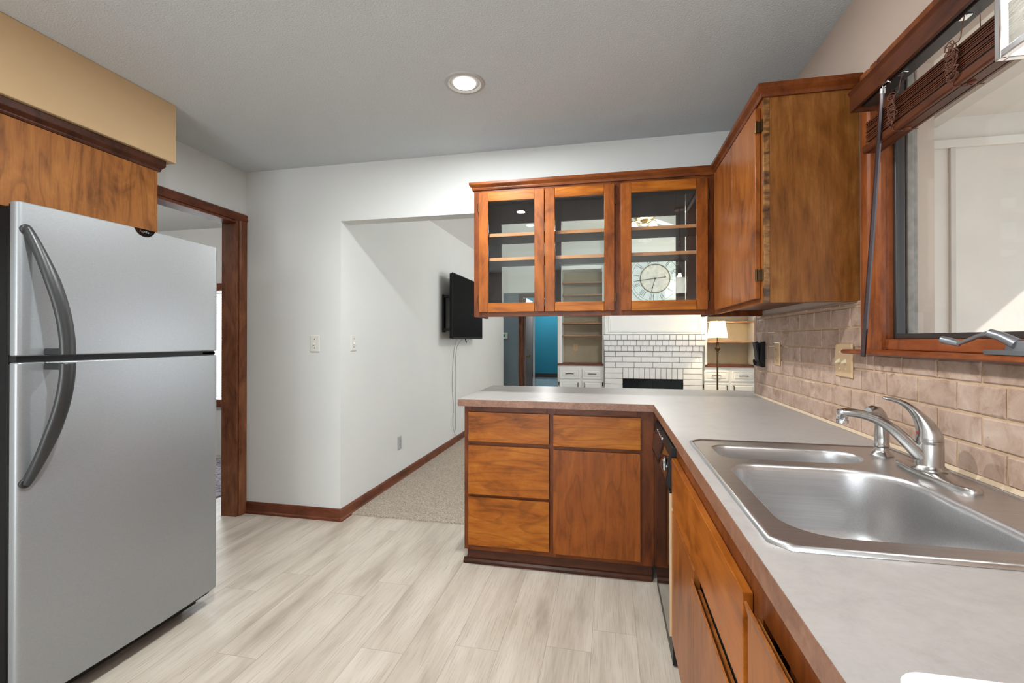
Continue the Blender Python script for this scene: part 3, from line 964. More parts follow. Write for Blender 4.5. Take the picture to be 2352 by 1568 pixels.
def glass_cabinet():
    x0, x1, yf, yb, z0, z1 = -0.768, 0.5425, 2.580, 2.844, 1.370, 2.106
    t = thing('glass_wall_cabinet', (-0.1, 2.7, z0), 'wall cabinet with three glass doors hanging over the peninsula', 'cabinet')
    ib = z0 + 0.030
    cc = MB().box(x0, x0 + 0.018, yf + 0.018, yb, z0, z1).box(x1 - 0.018, x1, yf + 0.018, yb, z0, z1)
    cc.box(x0 + 0.018, x1 - 0.018, yf + 0.018, yb, z1 - 0.018, z1).box(x0 + 0.018, x1 - 0.018, yf + 0.018, yb, ib, ib + 0.016)
    cc.box(0.038, 0.056, yf + 0.018, yb - 0.02, ib + 0.016, z1 - 0.018)
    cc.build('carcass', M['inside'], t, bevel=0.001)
    ff = MB().box(x0, x0 + 0.045, yf, yf + 0.018, z0, z1).box(0.015, 0.08, yf, yf + 0.018, z0, z1).box(x1 - 0.045, x1, yf, yf + 0.018, z0, z1)
    ff.mat(1)
    for a, b in ((x0 + 0.045, 0.015), (0.08, x1 - 0.045)):
        ff.box(a, b, yf, yf + 0.018, z0, z0 + 0.04).box(a, b, yf, yf + 0.018, z1 - 0.036, z1)
    ff.build('face_frame', [M['frame'], M['frame_h']], t, bevel=0.001)
    # back frame with clear panes: the cabinet is open to the living room side
    bk = MB()
    zi0, zi1 = ib + 0.016, z1 - 0.018
    for a, b in ((x0 + 0.018, -0.662), (-0.345, -0.286), (0.012, 0.10), (0.384, 0.4345), (0.4405, x1 - 0.018)):
        bk.box(a, b, yb - 0.018, yb - 0.002, zi0, zi1)
    for a, b in ((-0.662, -0.345), (-0.286, 0.012), (0.10, 0.384)):
        bk.box(a, b, yb - 0.018, yb - 0.002, 1.966, zi1).box(a, b, yb - 0.018, yb - 0.002, zi0, zi0 + 0.03)
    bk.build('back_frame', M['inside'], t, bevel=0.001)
    for a, b in ((-0.662, -0.345), (-0.286, 0.012), (0.10, 0.384)):
        B(a + 0.0005, b - 0.0005, yb - 0.012, yb - 0.009, zi0 + 0.0305, 1.9655).build('back_pane', M['glass'], t)
    for z in (1.845, 1.7045):
        for a, b in ((x0 + 0.019, 0.0375), (0.0565, x1 - 0.019)):
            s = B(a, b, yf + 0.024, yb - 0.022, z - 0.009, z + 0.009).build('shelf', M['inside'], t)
            B(a, b, yf + 0.020, yf + 0.0238, z - 0.009, z + 0.009).build('shelf_edge', M['shelf'], s)
    for (a, b, hs) in ((-0.735, -0.354, -1), (-0.350, 0.031, 1), (0.064, 0.507, 1)):
        ga, gb = (a + 0.056, b - 0.056)
        zb, zt, gzb, gzt = 1.395, 2.086, 1.448, 2.031
        y0, y1 = 2.560, 2.579
        st = MB().box(a, ga, y0, y1, zb, zt).box(gb, b, y0, y1, zb, zt)
        st.mat(1).box(ga, gb, y0, y1, zb, gzb).box(ga, gb, y0, y1, gzt, zt)
        d = st.build('door', [M['door_wood'], M['front']], t, bevel=0.0025)
        B(ga - 0.004, gb + 0.004, y1 - 0.007, y1 - 0.0035, gzb - 0.004, gzt + 0.004).build('pane', M['glass'], d)
        hx = a - 0.004 if hs < 0 else b + 0.004
        for z in (1.47, 2.00):
            MB().cyl((hx, y0 + 0.008, z - 0.026), (hx, y0 + 0.008, z + 0.026), 0.0045, n=10).build('hinge', M['bronze'], d)
    cr = MB()
    crown(cr, [((x0 + 0.001, yb), (-1, 0)), ((x0 + 0.001, yf + 0.002), (-1, -1)), ((x1 + 0.005 - 0.002, yf + 0.002), (0, -1))])
    cr.build('crown', M['frame_h'], t, smooth=False)
    return t


glass_cabinet()


def tiger_mat():
    t = NT('wood_figured_edge')
    v = t.coord((0.4, 0.4, 1))
    n = t.noise(v, 30, 3, 0.6, 0.4)
    f = t.noise(t.coord((1, 1, 0.06)), 220, 3, 0.6)
    c = t.ramp(n, [(0.36, lin(58, 36, 18)), (0.46, lin(104, 66, 30)), (0.56, lin(150, 104, 54)), (0.68, lin(96, 58, 26))])
    c = t.mix(t.math('MULTIPLY', f, 0.3), c, lin(70, 42, 18))
    t.base(c, 0.3, 0, 0.4, 0.1)
    return t.m


M['tiger'] = tiger_mat()


def corner_cabinet():
    xf, x1, y0, y1, z0, z1 = 0.5435, XWW - 0.001, 1.798, 2.844, 1.370, 2.106
    t = thing('corner_wall_cabinet', (0.7, 2.3, z0), 'wall cabinet with slab doors and worn end panel beside the sink window', 'cabinet')
    # sides and recessed bottom
    B(xf + 0.020, x1, y0, y0 + 0.016, z0, z1).build('end_panel', M['panel'], t, bevel=0.001)
    B(xf + 0.0005, xf + 0.0195, y0 - 0.0005, y0 + 0.016, z0 + 0.0005, z1).build('edge_strip', M['tiger'], t, bevel=0.001)
    cc = MB().box(xf + 0.018, x1, y1 - 0.016, y1, z0, z1).box(xf + 0.018, x1, y0 + 0.016, y1 - 0.016, z1 - 0.018, z1).box(xf + 0.018, x1, y0 + 0.016, y1 - 0.016, z0 + 0.030, z0 + 0.046).box(x1 - 0.008, x1, y0 + 0.016, y1 - 0.016, z0 + 0.046, z1 - 0.018)
    cc.build('carcass', M['frame'], t, bevel=0.001)
    ff = MB().box(xf, xf + 0.018, y0 + 0.0165, y0 + 0.045, z0, z1).box(xf, xf + 0.018, 2.50, 2.579, z0, z1)
    ff.box(xf, xf + 0.018, y0 + 0.045, 2.50, z0, z0 + 0.03).box(xf, xf + 0.018, y0 + 0.045, 2.50, z1 - 0.036, z1)
    ff.build('face_frame', M['door_wood'], t, bevel=0.001)
    d1_ = B(xf - 0.0185, xf - 0.0005, 1.831, 2.1545, 1.388, 2.084).build('door', M['run'], t, bevel=0.002)
    d2_ = B(xf - 0.0185, xf - 0.0005, 2.1565, 2.500, 1.388, 2.084).build('door', M['run'], t, bevel=0.002)
    for z in (2.012, 1.472):
        MB().box(xf - 0.016, xf - 0.001, 1.8235, 1.8305, z - 0.020, z + 0.020).cyl((xf - 0.018, 1.8240, z - 0.022), (xf - 0.018, 1.8240, z + 0.022), 0.0042, n=12).box(xf - 0.004, xf - 0.0006, 1.804, 1.822, z - 0.02, z + 0.02).build('hinge', M['bronze'], d1_)
    cr = MB()
    crown(cr, [((xf + 0.002, 2.5535), (-1, 0)), ((xf + 0.002, y0 + 0.002), (-1, -1)), ((x1, y0 + 0.002), (0, -1))])
    cr.build('crown', M['frame'], t, smooth=False)
    return t


corner_cabinet()


# ---------------------------------------------------------------- base cabinets
def slab(name, x0, x1, y0, y1, z0, z1, mat, par, undercut=0.012, face='-y'):
    """drawer or door front with a bevelled-back bottom edge"""
    mb = MB()
    if face == '-y':
        mb.prism([(y0, z0 + undercut * 0.3), (y0 + 0.004, z0), (y1, z0 + undercut), (y1, z1), (y0, z1)], 'x', x0, x1)
    else:
        mb.prism([(x0, z0 + undercut * 0.3), (x0 + 0.004, z0), (x1, z0 + undercut), (x1, z1), (x0, z1)], 'y', y0, y1)
    return mb.build(name, mat, par, bevel=0.0015, smooth=False)


def peninsula():
    t = thing('peninsula_cabinet', (-0.28, 2.75, 0), 'wood base cabinet with four drawers and one door under the peninsula counter', 'cabinet')
    ffy = 2.446
    B(-0.783, 0.85, ffy + 0.018, 3.03, 0.083, 0.876).build('carcass', M['frame'], t, bevel=0.001)
    ff = MB().box(-0.783, -0.742, ffy, ffy + 0.018, 0.083, 0.876).box(-0.325, -0.274, ffy, ffy + 0.018, 0.083, 0.876).box(0.143, 0.224, ffy, ffy + 0.018, 0.083, 0.876)
    ff.mat(1)
    for a, b, zz in ((-0.742, -0.325, ((0.083, 0.125), (0.375, 0.400), (0.655, 0.685), (0.835, 0.876))), (-0.274, 0.143, ((0.083, 0.12), (0.64, 0.69), (0.83, 0.876)))):
        for z0, z1 in zz:
            ff.box(a, b, ffy, ffy + 0.018, z0, z1)
    ff.build('face_frame', [M['frame'], M['frame_h']], t, bevel=0.001)
    B(-0.742, -0.325, ffy + 0.0125, ffy + 0.0175, 0.12, 0.84).build('drawer_void', M['toe'], t)
    f0, f1 = 2.426, 2.445
    for z0, z1 in ((0.679, 0.842), (0.391, 0.659), (0.112, 0.377)):
        slab('drawer', -0.756, -0.311, f0, f1, z0, z1, M['front'], t)
    slab('drawer', -0.288, 0.158, f0, f1, 0.673, 0.839, M['front'], t)
    slab('door', -0.288, 0.157, f0, f1, 0.106, 0.655, M['front_v'], t)
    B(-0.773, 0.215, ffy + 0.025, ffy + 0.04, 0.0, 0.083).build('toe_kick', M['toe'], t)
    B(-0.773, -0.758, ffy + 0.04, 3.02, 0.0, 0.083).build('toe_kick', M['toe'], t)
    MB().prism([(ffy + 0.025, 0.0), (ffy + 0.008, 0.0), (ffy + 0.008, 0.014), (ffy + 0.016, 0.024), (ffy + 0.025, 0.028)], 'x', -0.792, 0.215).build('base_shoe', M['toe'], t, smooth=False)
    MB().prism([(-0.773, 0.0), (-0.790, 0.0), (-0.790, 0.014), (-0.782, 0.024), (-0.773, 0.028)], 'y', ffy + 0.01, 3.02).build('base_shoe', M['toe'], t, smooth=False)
    return t


peninsula()


def sink_base():
    t = thing('sink_base_cabinet', (0.5, 1.35, 0), 'wood sink base cabinet with a wide false drawer front next to the dishwasher', 'cabinet')
    fx = 0.250
    y0, y1 = 0.868, 1.828
    MB().box(fx + 0.018, XWW - 0.01, y0, y0 + 0.016, 0.083, 0.70).box(fx + 0.018, XWW - 0.01, y1 - 0.016, y1, 0.083, 0.876).box(fx + 0.018, XWW - 0.01, y0 + 0.016, y1 - 0.016, 0.083, 0.10).box(XWW - 0.02, XWW - 0.01, y0 + 0.016, y1 - 0.016, 0.10, 0.876).build('carcass', M['frame'], t)
    ff = MB().box(fx, fx + 0.018, y0, y0 + 0.035, 0.083, 0.876).box(fx, fx + 0.018, y1 - 0.03, y1, 0.083, 0.876).box(fx, fx + 0.018, y0 + 0.035, y1 - 0.03, 0.083, 0.125).box(fx, fx + 0.018, y0 + 0.035, y1 - 0.03, 0.57, 0.63).box(fx, fx + 0.018, y0 + 0.035, y1 - 0.03, 0.775, 0.876)
    ff.build('face_frame', M['frame'], t, bevel=0.001)
    B(fx + 0.006, fx + 0.017, y0 + 0.035, y1 - 0.03, 0.125, 0.57).build('void_panel', M['darkslot'], t)
    f0, f1 = 0.231, 0.249
    slab('drawer', f0, f1, 0.884, 1.826, 0.604, 0.792, M['run_h'], t, face='-x')
    slab('door', f0, f1, 1.366, 1.826, 0.108, 0.594, M['run'], t, face='-x')
    # near door: shorter, with a finger lip along its top
    MB().prism([(f0, 0.111), (f1, 0.108), (f1, 0.545), (f0 + 0.009, 0.545), (f0 - 0.004, 0.573), (f0 - 0.008, 0.572), (f0, 0.548)], 'y', 0.884, 1.3615).build('door', M['run'], t, smooth=False)
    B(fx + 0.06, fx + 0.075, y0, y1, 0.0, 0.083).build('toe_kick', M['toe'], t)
    return t


M['run_h'] = wood('wood_sink_drawer', lin(96, 46, 10), lin(148, 80, 22), lin(170, 100, 38), 'y', rough=0.3, figure=0.6)
sink_base()


def near_base():
    t = thing('base_cabinet', (0.5, 0.4, 0), 'wood base cabinet nearest the camera under the counter', 'cabinet')
    fx = 0.250
    y0, y1 = -0.30, 0.866
    MB().prism([(y0, 0.083), (y1, 0.083), (y1, 0.70), (0.77, 0.70), (0.77, 0.876), (y0, 0.876)], 'x', fx + 0.018, XWW - 0.01).build('carcass', M['frame'], t)
    ff = MB().box(fx, fx + 0.018, y1 - 0.03, y1, 0.083, 0.876).box(fx, fx + 0.018, 0.36, 0.41, 0.083, 0.876).box(fx, fx + 0.018, y0, y1 - 0.03, 0.775, 0.876).box(fx, fx + 0.018, y0, y1 - 0.03, 0.083, 0.125)
    ff.build('face_frame', M['frame'], t, bevel=0.001)
    f0, f1 = 0.231, 0.249
    MB().prism([(f0, 0.111), (f1, 0.108), (f1, 0.765), (f0 + 0.009, 0.765), (f0 - 0.002, 0.793), (f0 - 0.006, 0.792), (f0, 0.768)], 'y', 0.40, 0.852).build('door', M['run'], t, smooth=False)
    MB().prism([(f0, 0.111), (f1, 0.108), (f1, 0.765), (f0 + 0.009, 0.765), (f0 - 0.002, 0.793), (f0 - 0.006, 0.792), (f0, 0.768)], 'y', -0.28, 0.375).build('door', M['run'], t, smooth=False)
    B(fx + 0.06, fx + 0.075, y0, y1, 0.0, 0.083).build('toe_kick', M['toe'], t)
    return t


near_base()


# ---------------------------------------------------------------- dishwasher
def dishwasher():
    t = thing('dishwasher', (0.5, 2.13, 0), 'black built-in dishwasher between the peninsula and the sink cabinet', 'dishwasher')
    y0, y1 = 1.832, 2.424
    B(0.262, 0.80, y0 + 0.004, y1 - 0.004, 0.10, 0.862).build('tub', M['black'], t)
    B(0.222, 0.260, y0 + 0.003, y1 - 0.003, 0.115, 0.668).build('door', M['blackgloss'], t, bevel=0.004)
    B(0.2235, 0.258, y0 + 0.0005, y0 + 0.0029, 0.117, 0.655).build('door_edge', M['almond'], t)
    cp = MB().prism([(0.213, 0.690), (0.2155, 0.682), (0.246, 0.655), (0.262, 0.655), (0.262, 0.832), (0.236, 0.832), (0.231, 0.826)], 'y', y0 + 0.001, y1 - 0.002)
    p = cp.build('control_panel', M['black'], t, bevel=0.003)
    # glossy fascia on the sloping face, with a chrome dial and a row of buttons
    fx = lambda z: 0.213 + (0.231 - 0.213) * (z - 0.690) / (0.826 - 0.690)
    MB().add([(fx(0.700) - 0.0015, y0 + 0.02, 0.700), (fx(0.700) - 0.0015, y1 - 0.02, 0.700), (fx(0.795) - 0.0015, y1 - 0.02, 0.795), (fx(0.795) - 0.0015, y0 + 0.02, 0.795),
              (fx(0.700) + 0.002, y0 + 0.02, 0.700), (fx(0.700) + 0.002, y1 - 0.02, 0.700), (fx(0.795) + 0.002, y1 - 0.02, 0.795), (fx(0.795) + 0.002, y0 + 0.02, 0.795)],
             [(0, 1, 2, 3), (4, 5, 6, 7), (0, 1, 5, 4), (1, 2, 6, 5), (2, 3, 7, 6), (3, 0, 4, 7)]).build('fascia', M['blackgloss'], p)
    zc = 0.742; dx = fx(zc)
    MB().lathe([(0.0, 0.0), (0.032, 0.0), (0.033, -0.004), (0.029, -0.007), (0.024, -0.0055), (0.022, -0.0055), (0.020, -0.010), (0.0, -0.0105)], (dx - 0.001, y0 + 0.085, zc), 28, 'x').build('dial', M['chrome'], p)
    MB().box(dx - 0.0155, dx - 0.010, y0 + 0.079, y0 + 0.091, zc - 0.018, zc + 0.018).build('dial_grip', M['blackgloss'], p, bevel=0.002)
    for k in range(5):
        yy = y1 - 0.12 - k * 0.045; zz = 0.806
        MB().box(fx(zz) - 0.004, fx(zz) + 0.002, yy - 0.015, yy + 0.015, zz - 0.006, zz + 0.006).build('button', M['chrome'], p, bevel=0.001)
    B(0.236, 0.262, y0 + 0.002, y1 - 0.002, 0.006, 0.108).build('toe_panel', M['black'], t, bevel=0.002)
    return t


dishwasher()


# ---------------------------------------------------------------- countertop with the sink cut-out
XCF, YCF, YCB, XCL = 0.2195, 2.396, 3.172, -0.803
SX0, SX1, SY0, SY1 = 0.247, 0.806, 0.779, 1.563
outer = [(XCF, -0.32), (XW - 0.001, -0.32), (XW - 0.001, 2.945), (0.90, 2.9575), (0.90, YCB), (XCL, YCB), (XCL, YCF), (XCF, YCF)]
hole = rrect(SX0 + 0.02, SX1 - 0.02, SY0 + 0.02, SY1 - 0.02, 0.03, 3)
ct = thing('countertop', (0.0, 2.3, 0.878), 'tan gray laminate countertop running from the sink round to the peninsula', 'countertop')
plate2d(outer, [hole], 0.880, 0.914).build('counter_slab', M['lam'], ct, smooth=False)
eb = MB()
e = 0.0016
eb.box(XCF - e, XCF, -0.32, YCF - e, 0.8775, 0.9132).box(XCL - e, XCF, YCF - e, YCF, 0.8775, 0.9132).box(XCL - e, XCL, YCF, YCB, 0.8775, 0.9132)
eb.build('edge_band', M['lam_shaded'], ct, smooth=False)


# ---------------------------------------------------------------- sink
def sink():
    t = thing('kitchen_sink', (0.52, 1.17, 0.914), 'stainless steel double bowl sink set into the counter under the window', 'sink')
    ch = 0.028

    def out(o, z, c):
        return [(SX0 + c + o, SY0 + o), (SX1 - 0.02 - o, SY0 + o), (SX1 - o, SY0 + 0.02 + o), (SX1 - o, SY1 - 0.02 - o), (SX1 - 0.02 - o, SY1 - o), (SX0 + c + o, SY1 - o), (SX0 + o, SY1 - c - o), (SX0 + o, SY0 + c + o)]
    big = rrect(0.292, 0.672, 0.832, 1.288, [0.085, 0.085, 0.13, 0.075], 10)
    small = rrect(0.296, 0.672, 1.334, 1.500, [0.045, 0.10, 0.075, 0.05], 10)
    zt = 0.9195
    deck = plate2d(out(0.010, 0, ch), [big, small], zt - 0.0012, zt)
    # raised outer rim, rolling down to the counter
    o = [(-0.000, 0.9145), (0.001, 0.9195), (0.004, 0.9225), (0.008, 0.9215), (0.0101, 0.9195)]
    loops = [[(p[0], p[1], z) for p in out(d, 0, ch)] for d, z in o]
    deck.loops(loops, cap0=False, cap1=False)
    dk = deck.build('deck', M['sink'], t, ang=50)

    def inset(loop, d):
        n = len(loop); r = []
        for i in range(n):
            a = Vector(loop[(i - 1) % n]); p = Vector(loop[i]); b = Vector(loop[(i + 1) % n])
            tn = (b - a)
            if tn.length < 1e-9: tn = Vector((1, 0))
            tn.normalize()
            r.append((p.x - tn.y * d, p.y + tn.x * d))
        return r

    def bowl(loop, depth, nm, drain):
        c = Vector((sum(p[0] for p in loop) / len(loop), sum(p[1] for p in loop) / len(loop)))
        prof = [(0.0, zt), (0.003, zt - 0.002), (0.006, zt - 0.007), (0.0075, zt - 0.015), (0.012, zt - depth * 0.55), (0.016, zt - depth + 0.045), (0.022, zt - depth + 0.022), (0.036, zt - depth + 0.007), (0.052, zt - depth + 0.001)]
        L = [[(p[0], p[1], z) for p in inset(loop, d)] for d, z in prof]
        base = inset(loop, 0.052)
        dr = Vector(drain)
        for k in (0.8, 0.6, 0.4, 0.22):
            q = k
            zz = zt - depth - 0.004 * (1 - k)
            L.append([(dr.x + (p[0] - dr.x) * q, dr.y + (p[1] - dr.y) * q, zz) for p in base])
        mb = MB().loops(L, cap0=False, cap1=True)
        b = mb.build(nm, M['sink'], t, ang=70)
        MB().lathe([(0.056, 0.0), (0.052, 0.003), (0.046, 0.002), (0.040, -0.004), (0.0, -0.005)], (dr.x, dr.y, zt - depth - 0.0015), 28, cap0=False, cap1=False).build('drain', M['chrome'], b)

    bowl(big, 0.185, 'bowl', (0.50, 1.06))
    bowl(small, 0.135, 'bowl', (0.49, 1.417))
    return t


sink()


# ---------------------------------------------------------------- faucet and sprayer
def faucet():
    cx, cy, z0 = 0.745, 1.276, 0.9196
    t = thing('faucet', (cx, cy, z0), 'brushed nickel single lever kitchen faucet behind the big sink bowl', 'faucet')
    # deck plate, a long oval
    L = []
    for s, z in ((1.0, z0), (1.0, z0 + 0.006), (0.93, z0 + 0.010), (0.80, z0 + 0.0115)):
        ring = []
        for i in range(48):
            a = 2 * PI * i / 48
            ring.append((cx - 0.006 + 0.031 * s * (abs(math.cos(a)) ** 0.75) * (1 if math.cos(a) > 0 else -1), cy - 0.028 + (0.128 * (1 if s == 1 else (0.128 - 0.031 * (1 - s)) / 0.128)) * (abs(math.sin(a)) ** 0.75) * (1 if math.sin(a) > 0 else -1), z))
        L.append(ring)
    MB().loops(L).build('deck_plate', M['nickel'], t)
    z1 = z0 + 0.011
    MB().lathe([(0.0, 0.0), (0.034, 0.0), (0.034, 0.003), (0.029, 0.008), (0.0265, 0.012), (0.0265, 0.058), (0.0258, 0.060), (0.0258, 0.0615), (0.0265, 0.063), (0.0265, 0.068), (0.0, 0.068)], (cx, cy, z1), 36).build('body', M['nickel'], t)
    # spout
    pts = [(cx + 0.004, cy + 0.0, z1 + 0.020), (cx - 0.018, cy + 0.002, z1 + 0.032), (cx - 0.042, cy + 0.005, z1 + 0.060), (cx - 0.070, cy + 0.009, z1 + 0.090), (cx - 0.100, cy + 0.013, z1 + 0.111), (cx - 0.130, cy + 0.017, z1 + 0.122), (cx - 0.158, cy + 0.020, z1 + 0.126), (cx - 0.176, cy + 0.022, z1 + 0.125)]
    rr = [(0.013, 0.019), (0.0145, 0.019), (0.0138, 0.018), (0.0125, 0.0165), (0.0112, 0.0150), (0.0104, 0.0142), (0.0102, 0.0136), (0.0098, 0.0130)]

    def smooth(P, R, k=4):
        oP, oR = [], []
        n = len(P)
        for i in range(n - 1):
            p0, p1, p2, p3 = (Vector(P[max(0, i - 1)]), Vector(P[i]), Vector(P[i + 1]), Vector(P[min(n - 1, i + 2)]))
            for j in range(k):
                u = j / k
                oP.append(0.5 * ((2 * p1) + (p2 - p0) * u + (2 * p0 - 5 * p1 + 4 * p2 - p3) * u * u + (3 * p1 - p0 - 3 * p2 + p3) * u ** 3))
                oR.append(tuple(R[i][q] * (1 - u) + R[i + 1][q] * u for q in range(2)))
        oP.append(Vector(P[-1])); oR.append(R[-1])
        return oP, oR
    P, R = smooth(pts, rr)
    sp = MB().tube(P, R, 20, side=(0, 1, 0))
    s_ = sp.build('spout', M['nickel'], t, ang=60)
    ex, ey, ez = cx - 0.174, cy + 0.022, z1 + 0.134
    MB().lathe([(0.0, 0.0), (0.0085, 0.0), (0.012, -0.003), (0.0125, -0.022), (0.0115, -0.0235), (0.0115, -0.025), (0.0135, -0.0265), (0.0135, -0.034), (0.012, -0.035), (0.0, -0.035)], (ex, ey, ez), 24).build('aerator', M['chrome'], s_)
    # lever: a dome that sweeps up into a thin blade
    hp = [(cx + 0.000, cy, z1 + 0.069), (cx - 0.001, cy, z1 + 0.078), (cx - 0.004, cy, z1 + 0.092), (cx - 0.011, cy + 0.001, z1 + 0.108), (cx - 0.022, cy + 0.002, z1 + 0.126), (cx - 0.036, cy + 0.004, z1 + 0.143), (cx - 0.054, cy + 0.006, z1 + 0.156), (cx - 0.074, cy + 0.008, z1 + 0.163), (cx - 0.088, cy + 0.009, z1 + 0.1655), (cx - 0.092, cy + 0.010, z1 + 0.1655)]
    hr = [(0.0262, 0.0262), (0.0258, 0.0258), (0.0225, 0.0235), (0.0175, 0.019), (0.0118, 0.0145), (0.0082, 0.0122), (0.0062, 0.0112), (0.0050, 0.0105), (0.0040, 0.0085), (0.0015, 0.004)]
    P, R = smooth(hp, hr)
    lv = MB().tube(P, R, 24, side=(0, 1, 0)).build('lever', M['nickel'], t, ang=60)
    MB().lathe([(0.0, 0.0), (0.0035, 0.0), (0.003, -0.0015), (0.0, -0.002)], (cx - 0.0245, cy + 0.0, z1 + 0.086), 14, 'x').build('temperature_mark', M['red'], lv)
    return t


faucet()


def sprayer():
    cx, cy, z0 = 0.735, 1.452, 0.9196
    t = thing('side_sprayer', (cx, cy, z0), 'brushed nickel side sprayer standing in the sink deck beyond the faucet', 'sprayer')
    MB().lathe([(0.0, 0), (0.026, 0), (0.0265, 0.003), (0.023, 0.008), (0.019, 0.011), (0.0165, 0.016), (0.0165, 0.024), (0.0, 0.024)], (cx, cy, z0), 30).build('base', M['nickel'], t)
    MB().lathe([(0.0, 0.0241), (0.0155, 0.0241), (0.0178, 0.026), (0.0178, 0.030), (0.0165, 0.032), (0.0175, 0.050), (0.0165, 0.070), (0.0155, 0.085)], (cx, cy, z0), 30, cap1=False).tube([(cx, cy, z0 + 0.083), (cx - 0.001, cy, z0 + 0.097), (cx - 0.006, cy - 0.001, z0 + 0.110), (cx - 0.014, cy - 0.003, z0 + 0.119), (cx - 0.026, cy - 0.006, z0 + 0.122), (cx - 0.034, cy - 0.008, z0 + 0.120)], [0.0155, 0.0165, 0.017, 0.017, 0.0155, 0.014], 24).build('spray_body', M['nickel'], t, ang=60)
    MB().tube([(cx - 0.033, cy - 0.008, z0 + 0.1202), (cx - 0.0375, cy - 0.009, z0 + 0.1195)], [0.0118, 0.0108], 22).build('spray_face', M['gray'], t)
    return t


sprayer()


# ---------------------------------------------------------------- window blind
def blind():
    t = thing('window_blind', (0.79, 1.0, 1.81), 'dark brown wooden blind pulled up at the kitchen window with tangled cords', 'blind')
    ye, yn = 1.700, 0.315
    # valance board with a moulded top edge and a return
    v = MB().prism([(0.755, 1.962), (0.764, 1.962), (0.764, 2.026), (0.751, 2.026), (0.749, 2.022), (0.753, 2.016), (0.755, 2.012)], 'y', yn - 0.02, ye - 0.038)
    v.box(0.764, 0.824, ye - 0.047, ye - 0.038, 1.962, 2.026)
    v.build('valance', M['blind'], t, smooth=False)
    B(0.785, 0.822, yn, ye - 0.05, 1.973, 2.020).build('headrail', M['sash'], t, bevel=0.002)
    # stacked slats
    for i in range(13):
        z = 1.8435 + i * 0.0050
        j = random.uniform(-0.0015, 0.0015)
        mb = MB()
        sec = [(0.776 + j, z - 0.0006), (0.787 + j, z + 0.0016), (0.798 + j, z + 0.0022), (0.811 + j, z + 0.0016), (0.8235 + j * .3, z - 0.0006)]
        sec = sec + [(x, q + 0.0028) for x, q in reversed(sec)]
        mb.prism(sec, 'y', yn + 0.01, 1.612 + random.uniform(-0.002, 0.002))
        mb.build('slat', M['blind'], t, smooth=False)
    r = MB().prism([(0.775, 1.821), (0.778, 1.817), (0.785, 1.817), (0.7855, 1.8185), (0.788, 1.8185), (0.7885, 1.817), (0.813, 1.817), (0.8135, 1.8185), (0.816, 1.8185), (0.8165, 1.817), (0.823, 1.817), (0.826, 1.821), (0.826, 1.838), (0.775, 1.838)], 'y', yn + 0.005, 1.630)
    br = r.build('bottom_rail', M['blind'], t, smooth=False)
    for yy in (1.455, 1.225, 0.86, 0.5):
        MB().lathe([(0.0, 0.001), (0.0085, 0.001), (0.009, -0.001), (0.007, -0.0035), (0.0035, -0.004), (0.003, -0.002), (0.0, -0.002)], (0.800, yy, 1.8165), 20).build('cord_plug', M['trim_y'], br)
    # ladder cords: bunched up loops in front of the stack
    for yy, n in ((1.462, 15), (1.235, 19), (0.87, 15), (0.51, 15)):
        rnd = random.Random(int(yy * 1000))
        P = [Vector((0.790, yy - 0.004, 1.970)), Vector((0.784, yy - 0.006, 1.945)), Vector((0.777, yy - 0.008, 1.915))]
        for i in range(n * 4):
            a = i * PI / 2 * 0.93
            zz = 1.914 - 0.080 * i / (n * 4)
            P.append(Vector((0.771 - rnd.uniform(0, 0.008), yy + 0.015 * math.cos(a) * rnd.uniform(0.4, 1.5) + rnd.uniform(-0.004, 0.004), zz + 0.009 * math.sin(a) * rnd.uniform(0.5, 1.4))))
        P += [Vector((0.773, yy + 0.006, 1.828)), Vector((0.774, yy + 0.004, 1.817)), Vector((0.788, yy, 1.8145)), Vector((0.813, yy - 0.004, 1.8145)), Vector((0.827, yy - 0.006, 1.8145))]
        S = []
        for i in range(len(P) - 1):
            p0, p1, p2, p3 = P[max(0, i - 1)], P[i], P[i + 1], P[min(len(P) - 1, i + 2)]
            for k in range(3):
                u = k / 3
                S.append(0.5 * ((2 * p1) + (p2 - p0) * u + (2 * p0 - 5 * p1 + 4 * p2 - p3) * u * u + (3 * p1 - p0 - 3 * p2 + p3) * u ** 3))
        S.append(P[-1])
        MB().tube(S, 0.0011, 6).build('ladder_cord', M['cord'], t)
        MB().tube([(0.820, yy - 0.004, 1.972), (0.822, yy - 0.004, 1.908)], 0.0008, 6).build('ladder_cord', M['cord'], t)
        MB().box(0.786, 0.802, yy - 0.012, yy + 0.010, 1.9695, 1.9728).build('cord_clip', M['chrome'], t, bevel=0.001)
    # tilt wand with its hook
    wd = MB().tube([(0.770, 1.512, 1.950), (0.7705, 1.565, 1.57), (0.771, 1.621, 1.186)], [0.0060, 0.0064, 0.0066], 6).build('tilt_wand', M['wandm'], t, ang=20)
    MB().tube([(0.788, 1.505, 1.972), (0.780, 1.508, 1.978), (0.769, 1.511, 1.970), (0.772, 1.512, 1.958), (0.776, 1.510, 1.966)], 0.0022, 8).cyl((0.770, 1.512, 1.944), (0.770, 1.511, 1.958), 0.0072, n=12).build('wand_hook', M['chrome'], wd)
    return t


M['wandm'] = plain('wand_brown_gray', lin(62, 48, 50), 0.14, 0.4, noise_amt=0.03)
blind()


